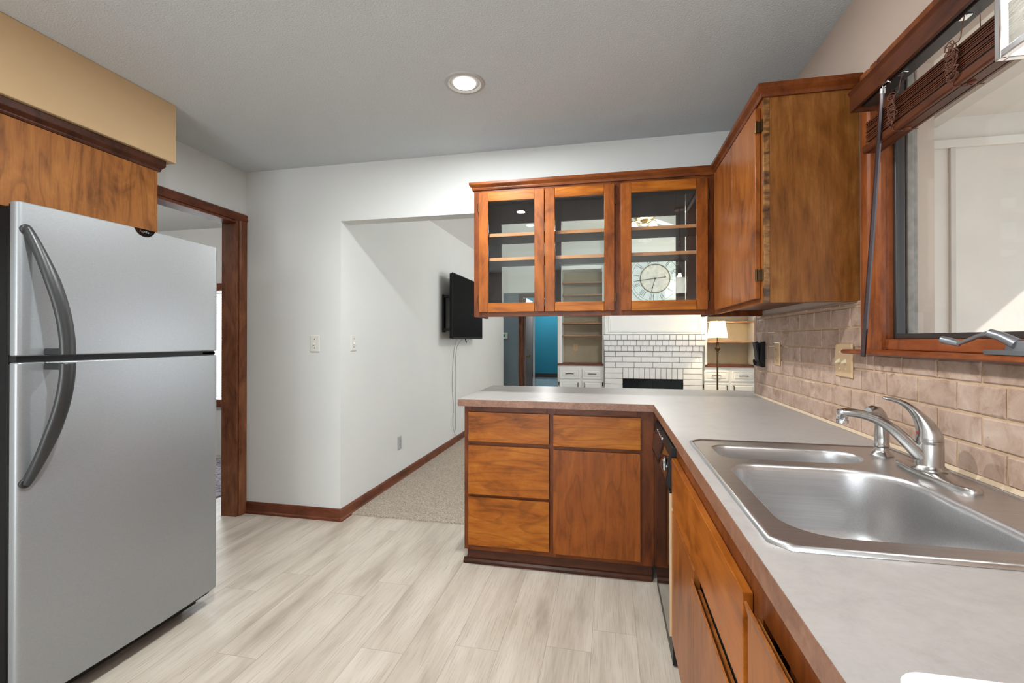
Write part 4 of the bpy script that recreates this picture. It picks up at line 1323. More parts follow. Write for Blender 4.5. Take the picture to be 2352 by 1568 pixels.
# ---------------------------------------------------------------- wall plates
def wall_plate(name, c, face, w, h, label, cat, mat, kind, group=None):
    """face: '-x' (on the tile), '+x', '-y'; kind: toggles n or 'outlet'"""
    n = {'-x': Vector((-1, 0, 0)), '+x': Vector((1, 0, 0)), '-y': Vector((0, -1, 0))}[face]
    s = {'-x': Vector((0, -1, 0)), '+x': Vector((0, 1, 0)), '-y': Vector((1, 0, 0))}[face]
    u = Vector((0, 0, 1)); c = Vector(c)
    t = thing(name, tuple(c), label, cat, group or ('power outlets' if kind == 'outlet' else 'wall light switches'))
    P = lambda a, b, d: c + s * a + u * b + n * d

    def bx(a0, a1, b0, b1, d0, d1):
        mb = MB()
        return mb.add([P(a, b, d) for a in (a0, a1) for b in (b0, b1) for d in (d0, d1)], [(0, 1, 3, 2), (4, 6, 7, 5), (0, 4, 5, 1), (2, 3, 7, 6), (0, 2, 6, 4), (1, 5, 7, 3)])
    mb = MB(); e = 0.004
    mb.loops([[P(*q) for q in ((-w / 2 + i, -h / 2 + i, d), (w / 2 - i, -h / 2 + i, d), (w / 2 - i, h / 2 - i, d), (-w / 2 + i, h / 2 - i, d))] for i, d in ((0, 0.0), (0, 0.003), (e, 0.0065))])
    mb.build('plate', mat, t, smooth=False, bevel=0.0008)
    if kind == 'outlet':
        for b in (-0.0195, 0.0195):
            ring = lambda d, k: [P(0.0165 * k * max(-0.82, min(0.82, math.cos(2 * PI * i / 24))) / 0.82, b + 0.0145 * k * math.sin(2 * PI * i / 24), d) for i in range(24)]
            r = MB().loops([ring(0.006, 1), ring(0.0078, 1), ring(0.0082, 0.93)]).build('receptacle', mat, t)
            for a in (-0.006, 0.006):
                bx(a - 0.0012, a + 0.0012, b - 0.002, b + 0.007, 0.0078, 0.0086).build('slot', M['darkslot'], r)
            bx(-0.002, 0.002, b - 0.009, b - 0.005, 0.0078, 0.0086).build('slot', M['darkslot'], r)
    else:
        for k in range(kind):
            a = (k - (kind - 1) / 2) * 0.046
            bx(a - 0.0055, a + 0.0055, -0.012, 0.012, 0.0062, 0.0072).build('toggle_frame', mat, t)
            L = [[P(a + sx * wx, b0 + sz * hz, d) for sx, sz in ((-1, -1), (1, -1), (1, 1), (-1, 1))] for d, b0, wx, hz in ((0.006, 0.0, 0.0042, 0.008), (0.014, -0.0035, 0.0036, 0.0055), (0.021, -0.007, 0.0032, 0.004))]
            MB().loops(L).build('toggle', M['togg'] if mat is M['almond'] else mat, t, bevel=0.0008)
            for b in (-0.030, 0.030):
                MB().tube([P(a, b, 0.006), P(a, b, 0.0078)], 0.0032, 10).build('screw', M['darkslot'] if mat is not M['almond'] else M['togg'], t)
    return t


M['togg'] = plain('toggle_ivory', lin(228, 218, 190), 0.4)
wall_plate('light_switch', (XW - 0.0005, 1.880, 1.163), '-x', 0.121, 0.122, 'almond double light switch on the tile beside the window', 'light switch', M['almond'], 2)
wall_plate('power_outlet', (XW - 0.0005, 2.555, 1.166), '-x', 0.076, 0.118, 'almond power outlet on the tile under the corner wall cabinet', 'outlet', M['almond'], 'outlet')
wall_plate('light_switch', (-1.994, YB - 0.0003, 1.211), '-y', 0.073, 0.116, 'white single light switch on the back wall next to the doorway', 'light switch', M['plate'], 1)
wall_plate('light_switch', (XT + 0.0003, 3.002, 1.214), '+x', 0.072, 0.116, 'white single light switch round the corner on the television wall', 'light switch', M['plate'], 1)
wall_plate('power_outlet', (XT + 0.0003, 3.748, 0.335), '+x', 0.072, 0.116, 'gray power outlet low on the television wall above the baseboard', 'outlet', M['gray'], 'outlet')
wall_plate('light_switch', (XT + 0.0003, 7.53, 1.18), '+x', 0.072, 0.122, 'small light switch at the far end of the television wall', 'light switch', M['plate'], 1)
wall_plate('power_outlet', (-0.575, RB - 0.0003, 1.10), '-y', 0.085, 0.125, 'almond power outlet inside the left built-in bookcase', 'outlet', M['almond'], 'outlet')


# ---------------------------------------------------------------- cordless phone cradle on the end of the tile
def phone():
    t = thing('wall_phone', (XW, 2.84, 1.15), 'black wall phone cradle at the far end of the tile', 'phone')
    y0, y1 = 2.735, 2.840
    MB().prism([(XW - 0.0003, 1.088), (XW - 0.020, 1.088), (XW - 0.026, 1.100), (XW - 0.022, 1.225), (XW - 0.0003, 1.228)], 'y', y0 + 0.008, y1 - 0.008).build('cradle', M['black'], t, bevel=0.004)
    MB().prism([(XW - 0.024, 1.112), (XW - 0.032, 1.118), (XW - 0.046, 1.224), (XW - 0.040, 1.230), (XW - 0.030, 1.226), (XW - 0.025, 1.150)], 'y', y0 + 0.022, y1 - 0.022).build('handset', M['black'], t, bevel=0.006)
    for yy in (y0, y1 - 0.016):
        MB().prism([(XW - 0.014, 1.086), (XW - 0.034, 1.096), (XW - 0.040, 1.118), (XW - 0.034, 1.130), (XW - 0.020, 1.112)], 'y', yy + 0.004, yy + 0.014).build('side_arm', M['black'], t, bevel=0.003)
    return t


phone()


# ---------------------------------------------------------------- pendant lantern over the sink
def pendant():
    xc, yc = 0.635, 0.708
    h = 0.088
    x0, x1, y0, y1, z0, z1 = xc - h, xc + h, yc - h, yc + h, 1.640, 1.945
    t = thing('pendant_lantern', (xc, yc, z0), 'chrome and glass box pendant lantern hanging over the sink', 'pendant light')
    b = 0.0055
    for x in (x0 + b, x1 - b):
        for y in (y0 + b, y1 - b):
            B(x - b, x + b, y - b, y + b, z0, z1).build('corner_post', M['chrome'], t, bevel=0.0015)
    for z in (z0, z1 - 0.011):
        mb = MB().box(x0 + 2 * b, x1 - 2 * b, y0, y0 + 2 * b, z, z + 0.011).box(x0 + 2 * b, x1 - 2 * b, y1 - 2 * b, y1, z, z + 0.011)
        mb.box(x0, x0 + 2 * b, y0 + 2 * b, y1 - 2 * b, z, z + 0.011).box(x1 - 2 * b, x1, y0 + 2 * b, y1 - 2 * b, z, z + 0.011)
        mb.build('frame_rail', M['chrome'], t, bevel=0.0015)
    g = 0.003
    for q in ((x0 + b - g / 2, x0 + b + g / 2, y0 + 2 * b, y1 - 2 * b), (x1 - b - g / 2, x1 - b + g / 2, y0 + 2 * b, y1 - 2 * b)):
        B(q[0], q[1], q[2] + 0.0005, q[3] - 0.0005, z0 + 0.0115, z1 - 0.0115).build('pane', M['glass'], t)
    for q in ((x0 + 2 * b, x1 - 2 * b, y0 + b - g / 2, y0 + b + g / 2), (x0 + 2 * b, x1 - 2 * b, y1 - b - g / 2, y1 - b + g / 2)):
        B(q[0] + 0.0005, q[1] - 0.0005, q[2], q[3], z0 + 0.0115, z1 - 0.0115).build('pane', M['glass'], t)
    # inner frosted glass shade
    L = []
    for k, z in ((0.052, z0 + 0.030), (0.052, z0 + 0.165), (0.050, z0 + 0.165), (0.050, z0 + 0.030)):
        L.append([(xc + sx * k, yc + sy * k, z) for sx, sy in ((-1, -1), (1, -1), (1, 1), (-1, 1))])
    MB().loops(L, cap0=False, cap1=False).build('inner_shade', M['frost'], t, smooth=False)
    MB().lathe([(0.0, -0.03), (0.016, -0.026), (0.026, -0.006), (0.026, 0.012), (0.014, 0.040), (0.013, 0.056), (0.0, 0.056)], (xc, yc, z0 + 0.150), 24).build('bulb', M['bulb'], t)
    MB().cyl((xc, yc, z0 + 0.2065), (xc, yc, z1 - 0.011), 0.016).box(x0 + 0.012, x1 - 0.012, y0 + 0.012, y1 - 0.012, z1 - 0.010, z1 - 0.004).build('socket', M['chrome'], t)
    MB().lathe([(0.0, 0), (0.05, 0), (0.03, 0.03), (0.006, 0.045), (0.006, ZC - z1 - 0.02), (0.05, ZC - z1 - 0.018), (0.055, ZC - z1), (0.0, ZC - z1)], (xc, yc, z1), 24).build('stem', M['chrome'], t)
    lamp('pendant_light', 'POINT', (xc, yc, z0 + 0.07), 5, (1.0, 0.97, 0.93), shadow_soft_size=0.02)
    return t


def frost_mat():
    t = NT('frosted_glass')
    t.base(lin(240, 240, 238), 0.5)
    t.b.inputs['Transmission Weight'].default_value = 0.0
    tr = t.n('ShaderNodeBsdfTranslucent'); tr.inputs[0].default_value = (0.95, 0.95, 0.93, 1)
    mx = t.n('ShaderNodeMixShader'); mx.inputs[0].default_value = 0.55
    t.l(t.b.outputs[0], mx.inputs[1]); t.l(tr.outputs[0], mx.inputs[2]); t.l(mx.outputs[0], t.out.inputs[0])
    return t.m


M['frost'] = frost_mat()
pendant()

# white tray at the near end of the counter
tr = thing('tray', (0.45, 0.36, 0.9145), 'white plastic tray with rounded corners on the counter near the camera', 'tray')


def tray():
    L = []
    for d, z in ((0.012, 0.9145), (0.0, 0.926), (0.0, 0.930), (0.004, 0.9315), (0.012, 0.9305), (0.018, 0.921), (0.03, 0.9195)):
        lp = rrect(0.254 + d, 0.62 - d, 0.10 + d, 0.497 - d, max(0.006, 0.030 - d * 0.5), 8)
        L.append([(x, y, z) for x, y in lp])
    MB().loops(L).build('dish', M['traywhite'], tr, ang=60)


tray()


# ---------------------------------------------------------------- television on the left living room wall
def tv():
    t = thing('television', (-1.68, 5.33, 1.25), 'black flat television on a bracket on the left living room wall', 'television')
    y0, y1, z0, z1 = 4.742, 5.93, 1.247, 1.968
    MB().box(-1.664, -1.650, y0, y1, z0, z1).build('bezel', M['black'], t, bevel=0.003)
    MB().loops([[(-1.664, y0 + a, z0 + b), (-1.664, y1 - a, z0 + b), (-1.664, y1 - a, z1 - b), (-1.664, y0 + a, z1 - b)] if d == 0 else [(-1.664 - d, y0 + a, z0 + b), (-1.664 - d, y1 - a, z0 + b), (-1.664 - d, y1 - a, z1 - b * 1.6), (-1.664 - d, y0 + a, z1 - b * 1.6)] for a, b, d in ((0.004, 0.004, 0), (0.02, 0.006, 0.03), (0.09, 0.02, 0.045))]).build('back_shell', M['black'], t)
    B(-1.650, -1.6485, y0 + 0.010, y1 - 0.010, z0 + 0.022, z1 - 0.010).build('screen', M['screen'], t)
    wm = B(XT + 0.0003, XT + 0.022, 4.80, 4.86, 1.32, 1.735).build('wall_bracket', M['black'], t, bevel=0.002)
    for z in (1.70, 1.335):
        B(XT + 0.022, -1.70, 4.805, 4.855, z, z + 0.028).build('bracket_arm', M['black'], wm, bevel=0.002)
    B(-1.718, -1.700, 4.81, 5.75, 1.34, 1.37).build('bracket_rail', M['black'], wm)
    B(-1.718, -1.700, 4.81, 5.75, 1.66, 1.69).build('bracket_rail', M['black'], wm)
    MB().cyl((-1.655, 5.20, 1.247), (-1.655, 5.24, 1.205), 0.006).build('antenna_lead', M['black'], t)
    return t


M['screen'] = plain('tv_screen', lin(6, 6, 7), 0.6, noise_amt=0.0, spec=0.06)
tv()


def cable(pts, label):
    P = [Vector(p) for p in pts]
    S = []
    for i in range(len(P) - 1):
        p0, p1, p2, p3 = P[max(0, i - 1)], P[i], P[i + 1], P[min(len(P) - 1, i + 2)]
        for k in range(6):
            u = k / 6
            S.append(0.5 * ((2 * p1) + (p2 - p0) * u + (2 * p0 - 5 * p1 + 4 * p2 - p3) * u * u + (3 * p1 - p0 - 3 * p2 + p3) * u ** 3))
    S.append(P[-1])
    tag(MB().tube(S, 0.0038, 8).build('tv_cable', M['cordgray'], None), label, 'cable', 'cables hanging from the television')


cable([(-1.70, 5.02, 1.243), (-1.76, 5.10, 1.12), (XT + 0.006, 5.15, 0.95), (XT + 0.006, 5.13, 0.7), (XT + 0.006, 5.17, 0.45), (XT + 0.008, 5.15, 0.22), (XT + 0.026, 5.20, 0.10)], 'thin gray cable hanging in waves down the wall from the television')
cable([(-1.69, 5.19, 1.243), (-1.765, 5.22, 1.15), (XT + 0.006, 5.235, 0.9), (XT + 0.006, 5.24, 0.5), (XT + 0.006, 5.245, 0.16)], 'straight gray cable hanging down the wall below the middle of the television')

# thermostat on the hall wall
th = thing('thermostat', (-1.985, HY, 1.31), 'small white thermostat with green display on the blue gray hall wall', 'thermostat')
B(-2.06, -1.935, HY - 0.025, HY - 0.0003, 1.255, 1.375).build('housing', M['plate'], th, bevel=0.005)
B(-2.02, -1.985, HY - 0.0265, HY - 0.0252, 1.29, 1.345).build('display', M['green'], th)

M['hdoor'] = plain('hall_door_gray_brown', lin(118, 104, 100), 0.5, noise_amt=0.04)
# hall door and its frame
d3 = empty_struct('door_1', (-1.3, HY, 0), 'brown door standing open in a dark frame at the end of the hall', 'door')
MB().box(-1.712, -1.632, HY - 0.022, HY, 0.012, 2.12).box(-1.712, -0.9, HY - 0.022, HY, 2.05, 2.12).box(-0.96, -0.90, HY - 0.022, HY, 0.012, 2.05).build('door_casing', M['trim'], d3, bevel=0.003)
MB().box(-1.640, -1.615, HY, HY + 0.112, 0.012, 2.05).build('door_jamb', M['trim'], d3)
dl = B(-1.612, -1.575, HY + 0.03, HY + 0.80, 0.02, 2.045).build('door_leaf', M['hdoor'], d3, bevel=0.002)
MB().lathe([(0.0, 0.0), (0.028, 0.0), (0.028, 0.006), (0.011, 0.012), (0.011, 0.034), (0.026, 0.046), (0.028, 0.058), (0.018, 0.070), (0.0, 0.072)], (-1.5745, HY + 0.10, 0.925), 20, 'x').build('door_knob', M['brass'], dl)
B(-1.452, -1.425, HY + 0.12, HY + 0.16, 0.012, 2.1).build('door_edge_post', M['white'], d3)


# ---------------------------------------------------------------- fireplace
def fireplace():
    X0, X1 = -0.078, 1.438
    t = thing('fireplace', (0.68, YF, 0), 'white painted brick fireplace with a dark firebox across the living room', 'fireplace')
    g = 0.008
    mb = MB()
    yb0 = YF - 0.10          # face of the plain brickwork
    row = 0.0895
    zt = 1.316

    def brick(a, b, z0, z1, y):
        j = random.uniform(-0.0012, 0.0012)
        mb.box(a, b, y + j, YF + 0.05, z0, z1)
    # three corbelled header courses
    for k, (a, b, y, ph, w) in enumerate(((X0 - 0.004, X1 + 0.05, yb0 - 0.075, 0.0, 0.0935), (X0 + 0.003, X1 + 0.024, yb0 - 0.05, 0.055, 0.0995), (X0 + 0.003, X1 + 0.012, yb0 - 0.025, 0.02, 0.0995))):
        z1 = zt - k * row; z0 = z1 - row + g
        x = a
        first = True
        while x < b - 0.02:
            ww = w - g
            if first: ww = w - g if k == 0 else (w - g) * (1.15 if k == 1 else 0.75)
            xe = min(b, x + ww)
            if b - xe < 0.05: xe = b
            brick(x, xe, z0, z1, y)
            x = xe + g; first = False
    # stretchers
    for k in range(3):
        z1 = zt - (3 + k) * row; z0 = z1 - row + g
        x = X0 + 0.008; b = X1
        first = True
        while x < b - 0.02:
            ww = 0.285
            if first: ww = 0.172 if k % 2 == 0 else 0.282
            xe = min(b, x + ww)
            if b - xe < 0.04: xe = b
            brick(x, xe, z0, z1, yb0)
            x = xe + g; first = False
    fa, fb = 0.222, 1.150
    zs = zt - 6 * row
    w = (fb - fa) / 11
    for i in range(11):
        brick(fa + i * w + g / 2, fa + (i + 1) * w - g / 2, zs - 2 * row + g, zs - g * 0.0, yb0)
    z1 = zs
    k = 0
    while z1 > 0.03:
        z0 = max(0.012, z1 - row + g)
        brick(X0 + 0.008, fa - g / 2, z0, z1, yb0)
        brick(fb + g / 2, X1, z0, z1, yb0)
        z1 -= row
        k += 1
    br = mb.build('brickwork', M['brick'], t, bevel=0.003, seg=1, smooth=False)
    mo = MB().box(X0 + 0.012, X1 - 0.004, yb0 + 0.006, YF + 0.3, zs - 2 * row + g, zt - 0.012).box(X0 + 0.012, fa - 0.006, yb0 + 0.006, YF + 0.3, 0.012, zs - 2 * row + g).box(fb + 0.006, X1 - 0.004, yb0 + 0.006, YF + 0.3, 0.012, zs - 2 * row + g)
    mo.box(X0 + 0.008, X1 + 0.006, yb0 - 0.018, YF, zt - 3 * row + 0.004, zt - 2 * row).box(X0 + 0.006, X1 + 0.018, yb0 - 0.042, YF, zt - 2 * row, zt - row).box(X0 + 0.001, X1 + 0.044, yb0 - 0.066, YF, zt - row, zt - 0.006)
    mo.build('mortar', M['mortar'], t, smooth=False)
    fbx = MB().box(fa, fb, YF + 0.02, YF + 0.28, 0.012, 0.02).box(fa - 0.004, fa + 0.012, yb0 + 0.03, YF + 0.28, 0.02, 0.60).box(fb - 0.012, fb + 0.004, yb0 + 0.03, YF + 0.28, 0.02, 0.60).box(fa, fb, YF + 0.26, YF + 0.28, 0.02, 0.60).box(fa, fb, yb0 + 0.03, YF + 0.28, 0.59, 0.605)
    fbx.build('firebox', M['black'], t)
    for a, b in ((fa + 0.013, (fa + fb) / 2 - 0.002), ((fa + fb) / 2 + 0.002, fb - 0.013)):
        B(a, b, yb0 + 0.035, yb0 + 0.042, 0.022, 0.588).build('firebox_door', M['firebox'], t, bevel=0.002)
    return t


fireplace()


# overmantel panel
def overmantel():
    a, b, z0, z1, y = -0.060, 1.450, 1.322, 3.02, YF - 0.0005
    t = thing('overmantel_panel', (0.7, YF, z0), 'tall white paneled chimney breast above the brick fireplace', 'wall panel')
    B(a, b, y - 0.06, y, z0, z1).build('panel', M['white'], t, bevel=0.002)

    def frame(a, b, z0, z1, w, nm):
        mb = MB()
        for i, (o, d) in enumerate(((0.0, 0.0), )):
            pass
        y1 = y - 0.06; y2 = y1 - 0.016
        prof = ((0, 0), (0.004, 1), (w * 0.5, 0.55), (w - 0.004, 0.8), (w, 0))
        loops = []
        for o, k in prof:
            loops.append([(a + o, y1 + (y2 - y1) * k, z0 + o), (b - o, y1 + (y2 - y1) * k, z0 + o), (b - o, y1 + (y2 - y1) * k, z1 - o), (a + o, y1 + (y2 - y1) * k, z1 - o)])
        mb.loops(loops, cap0=False, cap1=False)
        return mb.build(nm, M['white'], t, smooth=False)
    frame(a, b, z0, z1, 0.035, 'outer_moulding')
    frame(a + 0.062, b - 0.040, z0 + 0.035, 1.98 + 0.85, 0.028, 'picture_moulding')
    return t


overmantel()


# ---------------------------------------------------------------- clock
def clock():
    y = YF - 0.062
    cx, cz, R = 0.728, 2.222, 0.405
    t = thing('wall_clock', (cx, y, cz), 'large round pale wall clock with Roman numerals above the fireplace', 'clock')
    MB().lathe([(0.0, 0.0), (R - 0.01, 0.0), (R, -0.006), (R, -0.020), (R - 0.008, -0.026), (R - 0.028, -0.024), (R - 0.030, -0.017), (0.0, -0.017)], (cx, y, cz), 72, 'y').build('dial', M['dial'], t)
    MB().lathe([(R - 0.034, -0.0172), (R - 0.034, -0.0192), (R - 0.040, -0.0192), (R - 0.040, -0.0172)], (cx, y, cz), 72, 'y', False, False).build('minute_ring', M['clockring'], t)
    ri = 0.236
    MB().lathe([(ri - 0.018, -0.0165), (ri - 0.016, -0.026), (ri - 0.006, -0.030), (ri, -0.024), (ri + 0.002, -0.0165)], (cx, y, cz), 64, 'y', False, False).build('inner_ring', M['clockring'], t)
    MB().lathe([(0.0, -0.020), (ri - 0.016, -0.020), (ri - 0.016, -0.0165)], (cx, y, cz), 64, 'y', False, False).build('inner_dial', M['dialin'], t)
    num = MB()

    def stroke(a, r0, r1, off0, off1, w):
        # clock angle a (clockwise from the top, radians); offsets sideways at the two radii
        ur = Vector((math.sin(a), 0, math.cos(a))); us = Vector((math.cos(a), 0, -math.sin(a)))
        c = Vector((cx, y - 0.0178, cz))
        p = [c + ur * r0 + us * (off0 - w), c + ur * r0 + us * (off0 + w), c + ur * r1 + us * (off1 + w), c + ur * r1 + us * (off1 - w)]
        q = [v + Vector((0, -0.0012, 0)) for v in p]
        num.loops([p, q])
    glyph = {1: 'I', 2: 'II', 3: 'III', 4: 'IV', 5: 'V', 6: 'VI', 7: 'VII', 8: 'VIII', 9: 'IX', 10: 'X', 11: 'XI', 12: 'XII'}
    r0, r1 = 0.250, 0.352
    for h, s in glyph.items():
        a = math.radians(h * 30 - 20)
        wid = {'I': 0.020, 'V': 0.034, 'X': 0.034}
        tot = sum(wid[c] for c in s)
        x = -tot / 2
        for ch in s:
            m = x + wid[ch] / 2
            if ch == 'I': stroke(a, r0, r1, m, m, 0.0030)
            if ch == 'V':
                stroke(a, r0, r1, m, m - 0.013, 0.0032); stroke(a, r0, r1, m, m + 0.013, 0.0016)
            if ch == 'X':
                stroke(a, r0, r1, m + 0.013, m - 0.013, 0.0032); stroke(a, r0, r1, m - 0.013, m + 0.013, 0.0016)
            x += wid[ch]
    num.build('numerals', M['ink'], t, smooth=False)

    def hand(a, L, tail, nm, d, w0):
        ur = Vector((math.sin(a), 0, math.cos(a))); us = Vector((math.cos(a), 0, -math.sin(a)))
        c = Vector((cx, y - d, cz))
        out = [(-tail, 0.003), (0, 0.0045), (L * 0.60, 0.004), (L * 0.66, w0), (L * 0.78, 0.004), (L, 0.001)]
        p = [c + ur * r + us * s for r, s in out] + [c + ur * r - us * s for r, s in reversed(out)]
        mb = MB().loops([p, [v + Vector((0, -0.0015, 0)) for v in p]])
        if tail > 0.08:
            for k in range(16):
                a0, a1 = 2 * PI * k / 16, 2 * PI * (k + 1) / 16
                e = c - ur * (tail + 0.016)
                q = [e + ur * (math.cos(z) * r_ * 1.2) + us * (math.sin(z) * r_) for z, r_ in ((a0, 0.016), (a1, 0.016), (a1, 0.009), (a0, 0.009))]
                mb.loops([q, [v + Vector((0, -0.0015, 0)) for v in q]])
        return mb.build(nm, M['ink'], t, smooth=False)
    hand(math.radians(263), 0.345, 0.135, 'minute_hand', 0.034, 0.009)
    hand(math.radians(195.5), 0.235, 0.0, 'hour_hand', 0.038, 0.012)
    MB().lathe([(0.0, -0.0195), (0.014, -0.0195), (0.014, -0.036), (0.009, -0.042), (0.0, -0.043)], (cx, y, cz), 20, 'y').build('hub', M['ink'], t)
    return t


clock()


# ---------------------------------------------------------------- built-in bookcases
def bookcase(x0, x1, label, side):
    t = thing('built_in_bookcase', ((x0 + x1) / 2, YF, 0.012), label, 'bookcase', 'built-in bookcases beside the fireplace')
    zc0, zc1 = 0.806, 0.840
    ys = 0.022
    yf = YF - 0.002
    # lower cabinet
    B(x0, x1, yf, RB - 0.002, 0.012, zc0).build('cabinet', M['white'], t, bevel=0.002)
    B(x0 - (0.03 if side < 0 else 0.0), x1 + (0.0 if side < 0 else 0.02), yf - 0.03, RB - 0.002, zc0 + 0.0005, zc1).build('worktop', M['trim_h'], t, bevel=0.003)
    if side < 0:
        cols = ((-0.815, -0.475), (-0.431, -0.112))
    else:
        cols = ((1.480, 1.845), (1.885, 2.235))

    def raised(a, b, z0, z1, nm):
        L = [[(a + o, yf - d, z0 + o), (b - o, yf - d, z0 + o), (b - o, yf - d, z1 - o), (a + o, yf - d, z1 - o)] for o, d in ((0, 0.0003), (0, 0.016), (0.004, 0.019), (0.022, 0.019), (0.030, 0.015), (0.034, 0.015), (0.05, 0.021))]
        return MB().loops(L).build(nm, M['white'], t, smooth=False)
    for i, (a, b) in enumerate(cols):
        d = raised(a, b, 0.582, 0.750, 'drawer')
        m = (a + b) / 2
        MB().tube([(m - 0.065, yf - 0.022, 0.667), (m - 0.052, yf - 0.040, 0.669), (m, yf - 0.046, 0.671), (m + 0.052, yf - 0.040, 0.669), (m + 0.065, yf - 0.022, 0.667)], 0.006, 8).build('pull', M['bronze'], d)
        dd = raised(a, b, 0.09, 0.552, 'door')
        px = b - 0.03 if i == 0 else a + 0.03
        MB().tube([(px, yf - 0.019, 0.515), (px, yf - 0.042, 0.505), (px, yf - 0.042, 0.435), (px, yf - 0.019, 0.425)], 0.006, 8).build('pull', M['bronze'], dd)
        hx = a - 0.012 if i == 0 else b + 0.012
        MB().cyl((hx, yf - 0.010, 0.47), (hx, yf - 0.010, 0.53), 0.009, n=12).build('hinge', M['bronze'], dd)
    # upper surround, back and shelves
    su = MB().box(x0, x0 + 0.036, yf, RB - 0.004, zc1, 2.48).box(x1 - 0.036 if side > 0 else x1 - 0.02, x1, yf, RB - 0.004, zc1, 2.48).box(x0 + 0.036, x1 - 0.036, yf, RB - 0.004, 2.42, 2.48)
    su.build('surround', M['white'], t, bevel=0.002)
    B(x0 + 0.036, x1 - 0.02 if side < 0 else x1 - 0.036, RB - 0.004, RB - 0.0005, zc1, 2.42).build('back_panel', M['cream'], t)
    zz = (1.302, 1.512, 1.74, 1.99, 2.2) if side < 0 else (1.200, 1.517, 1.80, 2.1)
    for z in zz:
        B(x0 + 0.0365, (x1 - 0.0205) if side < 0 else (x1 - 0.0365), yf + 0.012, RB - 0.005, z - 0.010, z + 0.010).build('shelf', M['shelfb'], t, bevel=0.002)
    return t


M['shelfb'] = wood('wood_bookcase_shelf', lin(110, 74, 50), lin(150, 108, 76), lin(176, 134, 100), 'x', figure=0.2)
bookcase(-0.812, -0.087, 'white built-in bookcase beside the teal doorway, dim inside with an outlet', -1)
bookcase(1.492, 2.262, 'white built-in bookcase lit warm by the floor lamp in front of it', 1)


# ---------------------------------------------------------------- floor lamp
def floor_lamp():
    cx, cy = 1.595, 7.40
    t = thing('floor_lamp', (cx, cy, 0.012), 'lit floor lamp with white shade and turned bronze pole by the bookcase', 'floor lamp')
    MB().lathe([(0.0, 0.0), (0.135, 0.0), (0.138, 0.012), (0.12, 0.022), (0.05, 0.034), (0.022, 0.060), (0.0, 0.062)], (cx, cy, 0.012), 36).build('base', M['bronze'], t)
    MB().lathe([(0.0, 0.0), (0.014, 0.0), (0.0125, 0.5), (0.0125, 0.96), (0.022, 0.965), (0.022, 0.975), (0.014, 0.985), (0.030, 1.010), (0.040, 1.035), (0.036, 1.050), (0.018, 1.062), (0.015, 1.085), (0.026, 1.092), (0.026, 1.100), (0.012, 1.108), (0.020, 1.118), (0.020, 1.126), (0.010, 1.135), (0.010, 1.20), (0.0, 1.20)], (cx, cy, 0.073), 24).build('pole', M['bronze'], t)
    MB().lathe([(0.0, 0), (0.016, 0), (0.014, 0.09), (0.0, 0.09)], (cx, cy, 1.274), 16).build('socket', M['brass'], t)
    MB().lathe([(0.140, 0.0), (0.104, 0.243)], (cx, cy, 1.268), 40, cap0=False, cap1=False).build('lamp_shade', M['lampshade'], t)
    MB().lathe([(0.0, 0.0), (0.018, 0.012), (0.030, 0.04), (0.028, 0.065), (0.0, 0.09)], (cx, cy, 1.3645), 20).build('bulb', M['bulbsoft'], t)
    MB().lathe([(0.0, 0.0), (0.005, 0.0), (0.009, 0.010), (0.004, 0.02), (0.0, 0.021)], (cx, cy, 1.512), 14).build('finial', M['brass'], t)
    lamp('floor_lamp_light', 'POINT', (cx, cy + 0.045, 1.42), 38, (1.0, 0.80, 0.50), shadow_soft_size=0.02)
    return t


def shade_mat():
    t = NT('lamp_shade_linen')
    t.base(lin(245, 238, 224), 0.8)
    tr = t.n('ShaderNodeBsdfTranslucent'); tr.inputs[0].default_value = (0.95, 0.90, 0.80, 1)
    mx = t.n('ShaderNodeMixShader'); mx.inputs[0].default_value = 0.85
    t.l(t.b.outputs[0], mx.inputs[1]); t.l(tr.outputs[0], mx.inputs[2]); t.l(mx.outputs[0], t.out.inputs[0])
    return t.m


M['lampshade'] = shade_mat()
floor_lamp()


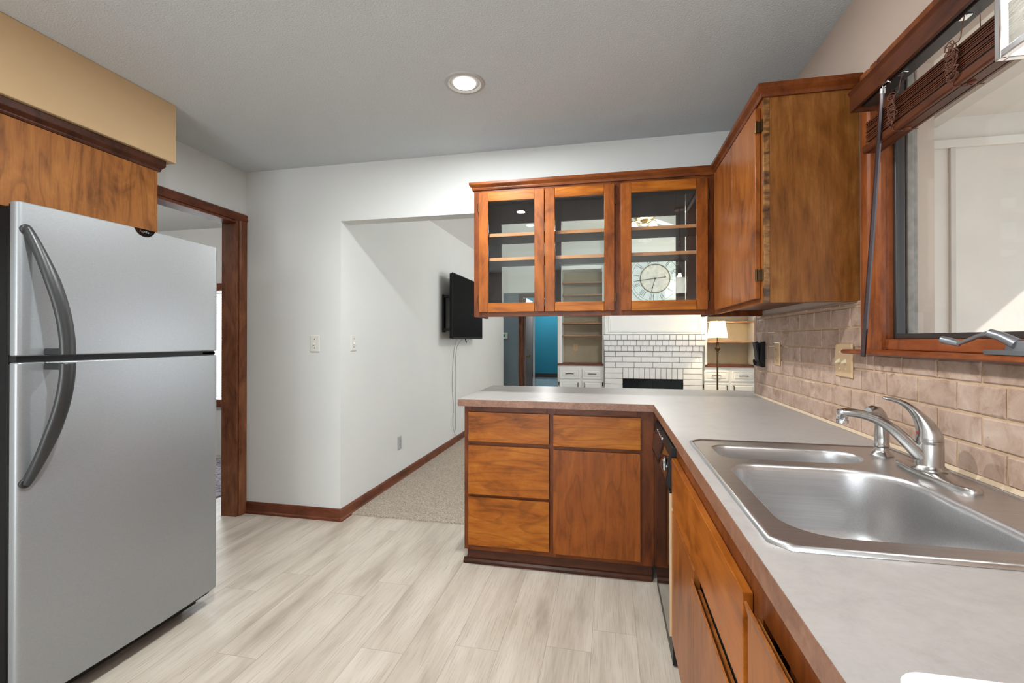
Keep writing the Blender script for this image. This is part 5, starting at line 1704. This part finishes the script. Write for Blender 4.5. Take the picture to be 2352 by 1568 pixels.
# ---------------------------------------------------------------- ceiling fan
def fan():
    cx, cy, zb = 0.40, 5.45, 2.66
    t = thing('ceiling_fan', (cx, cy, zb), 'white ceiling fan with brass light arms in the living room', 'ceiling fan')
    zt = RZ - abs(cx - RX) * 0.333 * 1.02
    MB().lathe([(0.0, 0), (0.012, 0), (0.012, zt - zb - 0.17), (0.07, zt - zb - 0.14), (0.075, zt - zb - 0.10), (0.0, zt - zb - 0.10)], (cx, cy, zb + 0.12), 24).build('downrod', M['brass'], t)
    MB().lathe([(0.0, -0.06), (0.07, -0.06), (0.12, -0.03), (0.125, 0.05), (0.10, 0.10), (0.03, 0.125), (0.0, 0.125)], (cx, cy, zb), 32).build('motor', M['brass'], t)
    for k in range(5):
        a = math.radians(200 + 72 * k)
        u = Vector((math.cos(a), math.sin(a), 0)); s = Vector((-math.sin(a), math.cos(a), 0))
        c = Vector((cx, cy, zb - 0.02))
        q = []
        for r, w in ((0.20, 0.05), (0.30, 0.064), (0.60, 0.072), (0.66, 0.06), (0.68, 0.03)):
            q.append((r, w))
        loop = [c + u * r + s * w + Vector((0, 0, 0.012 * w / 0.07)) for r, w in q] + [c + u * r - s * w - Vector((0, 0, 0.012 * w / 0.07)) for r, w in reversed(q)]
        MB().loops([loop, [v + Vector((0, 0, 0.006)) for v in loop]]).build('blade', M['white'], t, smooth=False)
        MB().tube([c + u * 0.11 + Vector((0, 0, -0.01)), c + u * 0.17 + Vector((0, 0, -0.016)), c + u * 0.26 + Vector((0, 0, -0.006))], [(0.005, 0.016)] * 3, 10, side=tuple(s)).build('blade_arm', M['brass'], t)
    MB().lathe([(0.0, -0.13), (0.02, -0.128), (0.045, -0.11), (0.05, -0.08), (0.04, -0.061), (0.0, -0.061)], (cx, cy, zb), 28).build('light_fitter', M['brass'], t)
    for k in range(4):
        a = math.radians(35 + 90 * k)
        u = Vector((math.cos(a), math.sin(a), 0)); c = Vector((cx, cy, zb))
        ar = MB().tube([c + u * 0.045 + Vector((0, 0, -0.09)), c + u * 0.09 + Vector((0, 0, -0.075)), c + u * 0.13 + Vector((0, 0, -0.085)), c + u * 0.145 + Vector((0, 0, -0.105))], 0.008, 10).build('light_arm', M['brass'], t)
        p = c + u * 0.148 + Vector((0, 0, -0.105))
        MB().lathe([(0.018, 0.0), (0.030, -0.012), (0.040, -0.04), (0.055, -0.085), (0.053, -0.085), (0.038, -0.04), (0.028, -0.013), (0.016, -0.002)], tuple(p), 20, cap0=False, cap1=False).build('glass_shade', M['frost'], ar)
        MB().lathe([(0.0, 0.0), (0.012, -0.003), (0.022, -0.035), (0.018, -0.055), (0.0, -0.066)], tuple(p + Vector((0, 0, -0.004))), 14).build('bulb', M['bulbsoft'], ar)
    lamp('ceiling_fan_light', 'POINT', (cx, cy, zb - 0.22), 48, (0.98, 1.0, 0.98), shadow_soft_size=0.10)
    return t


fan()
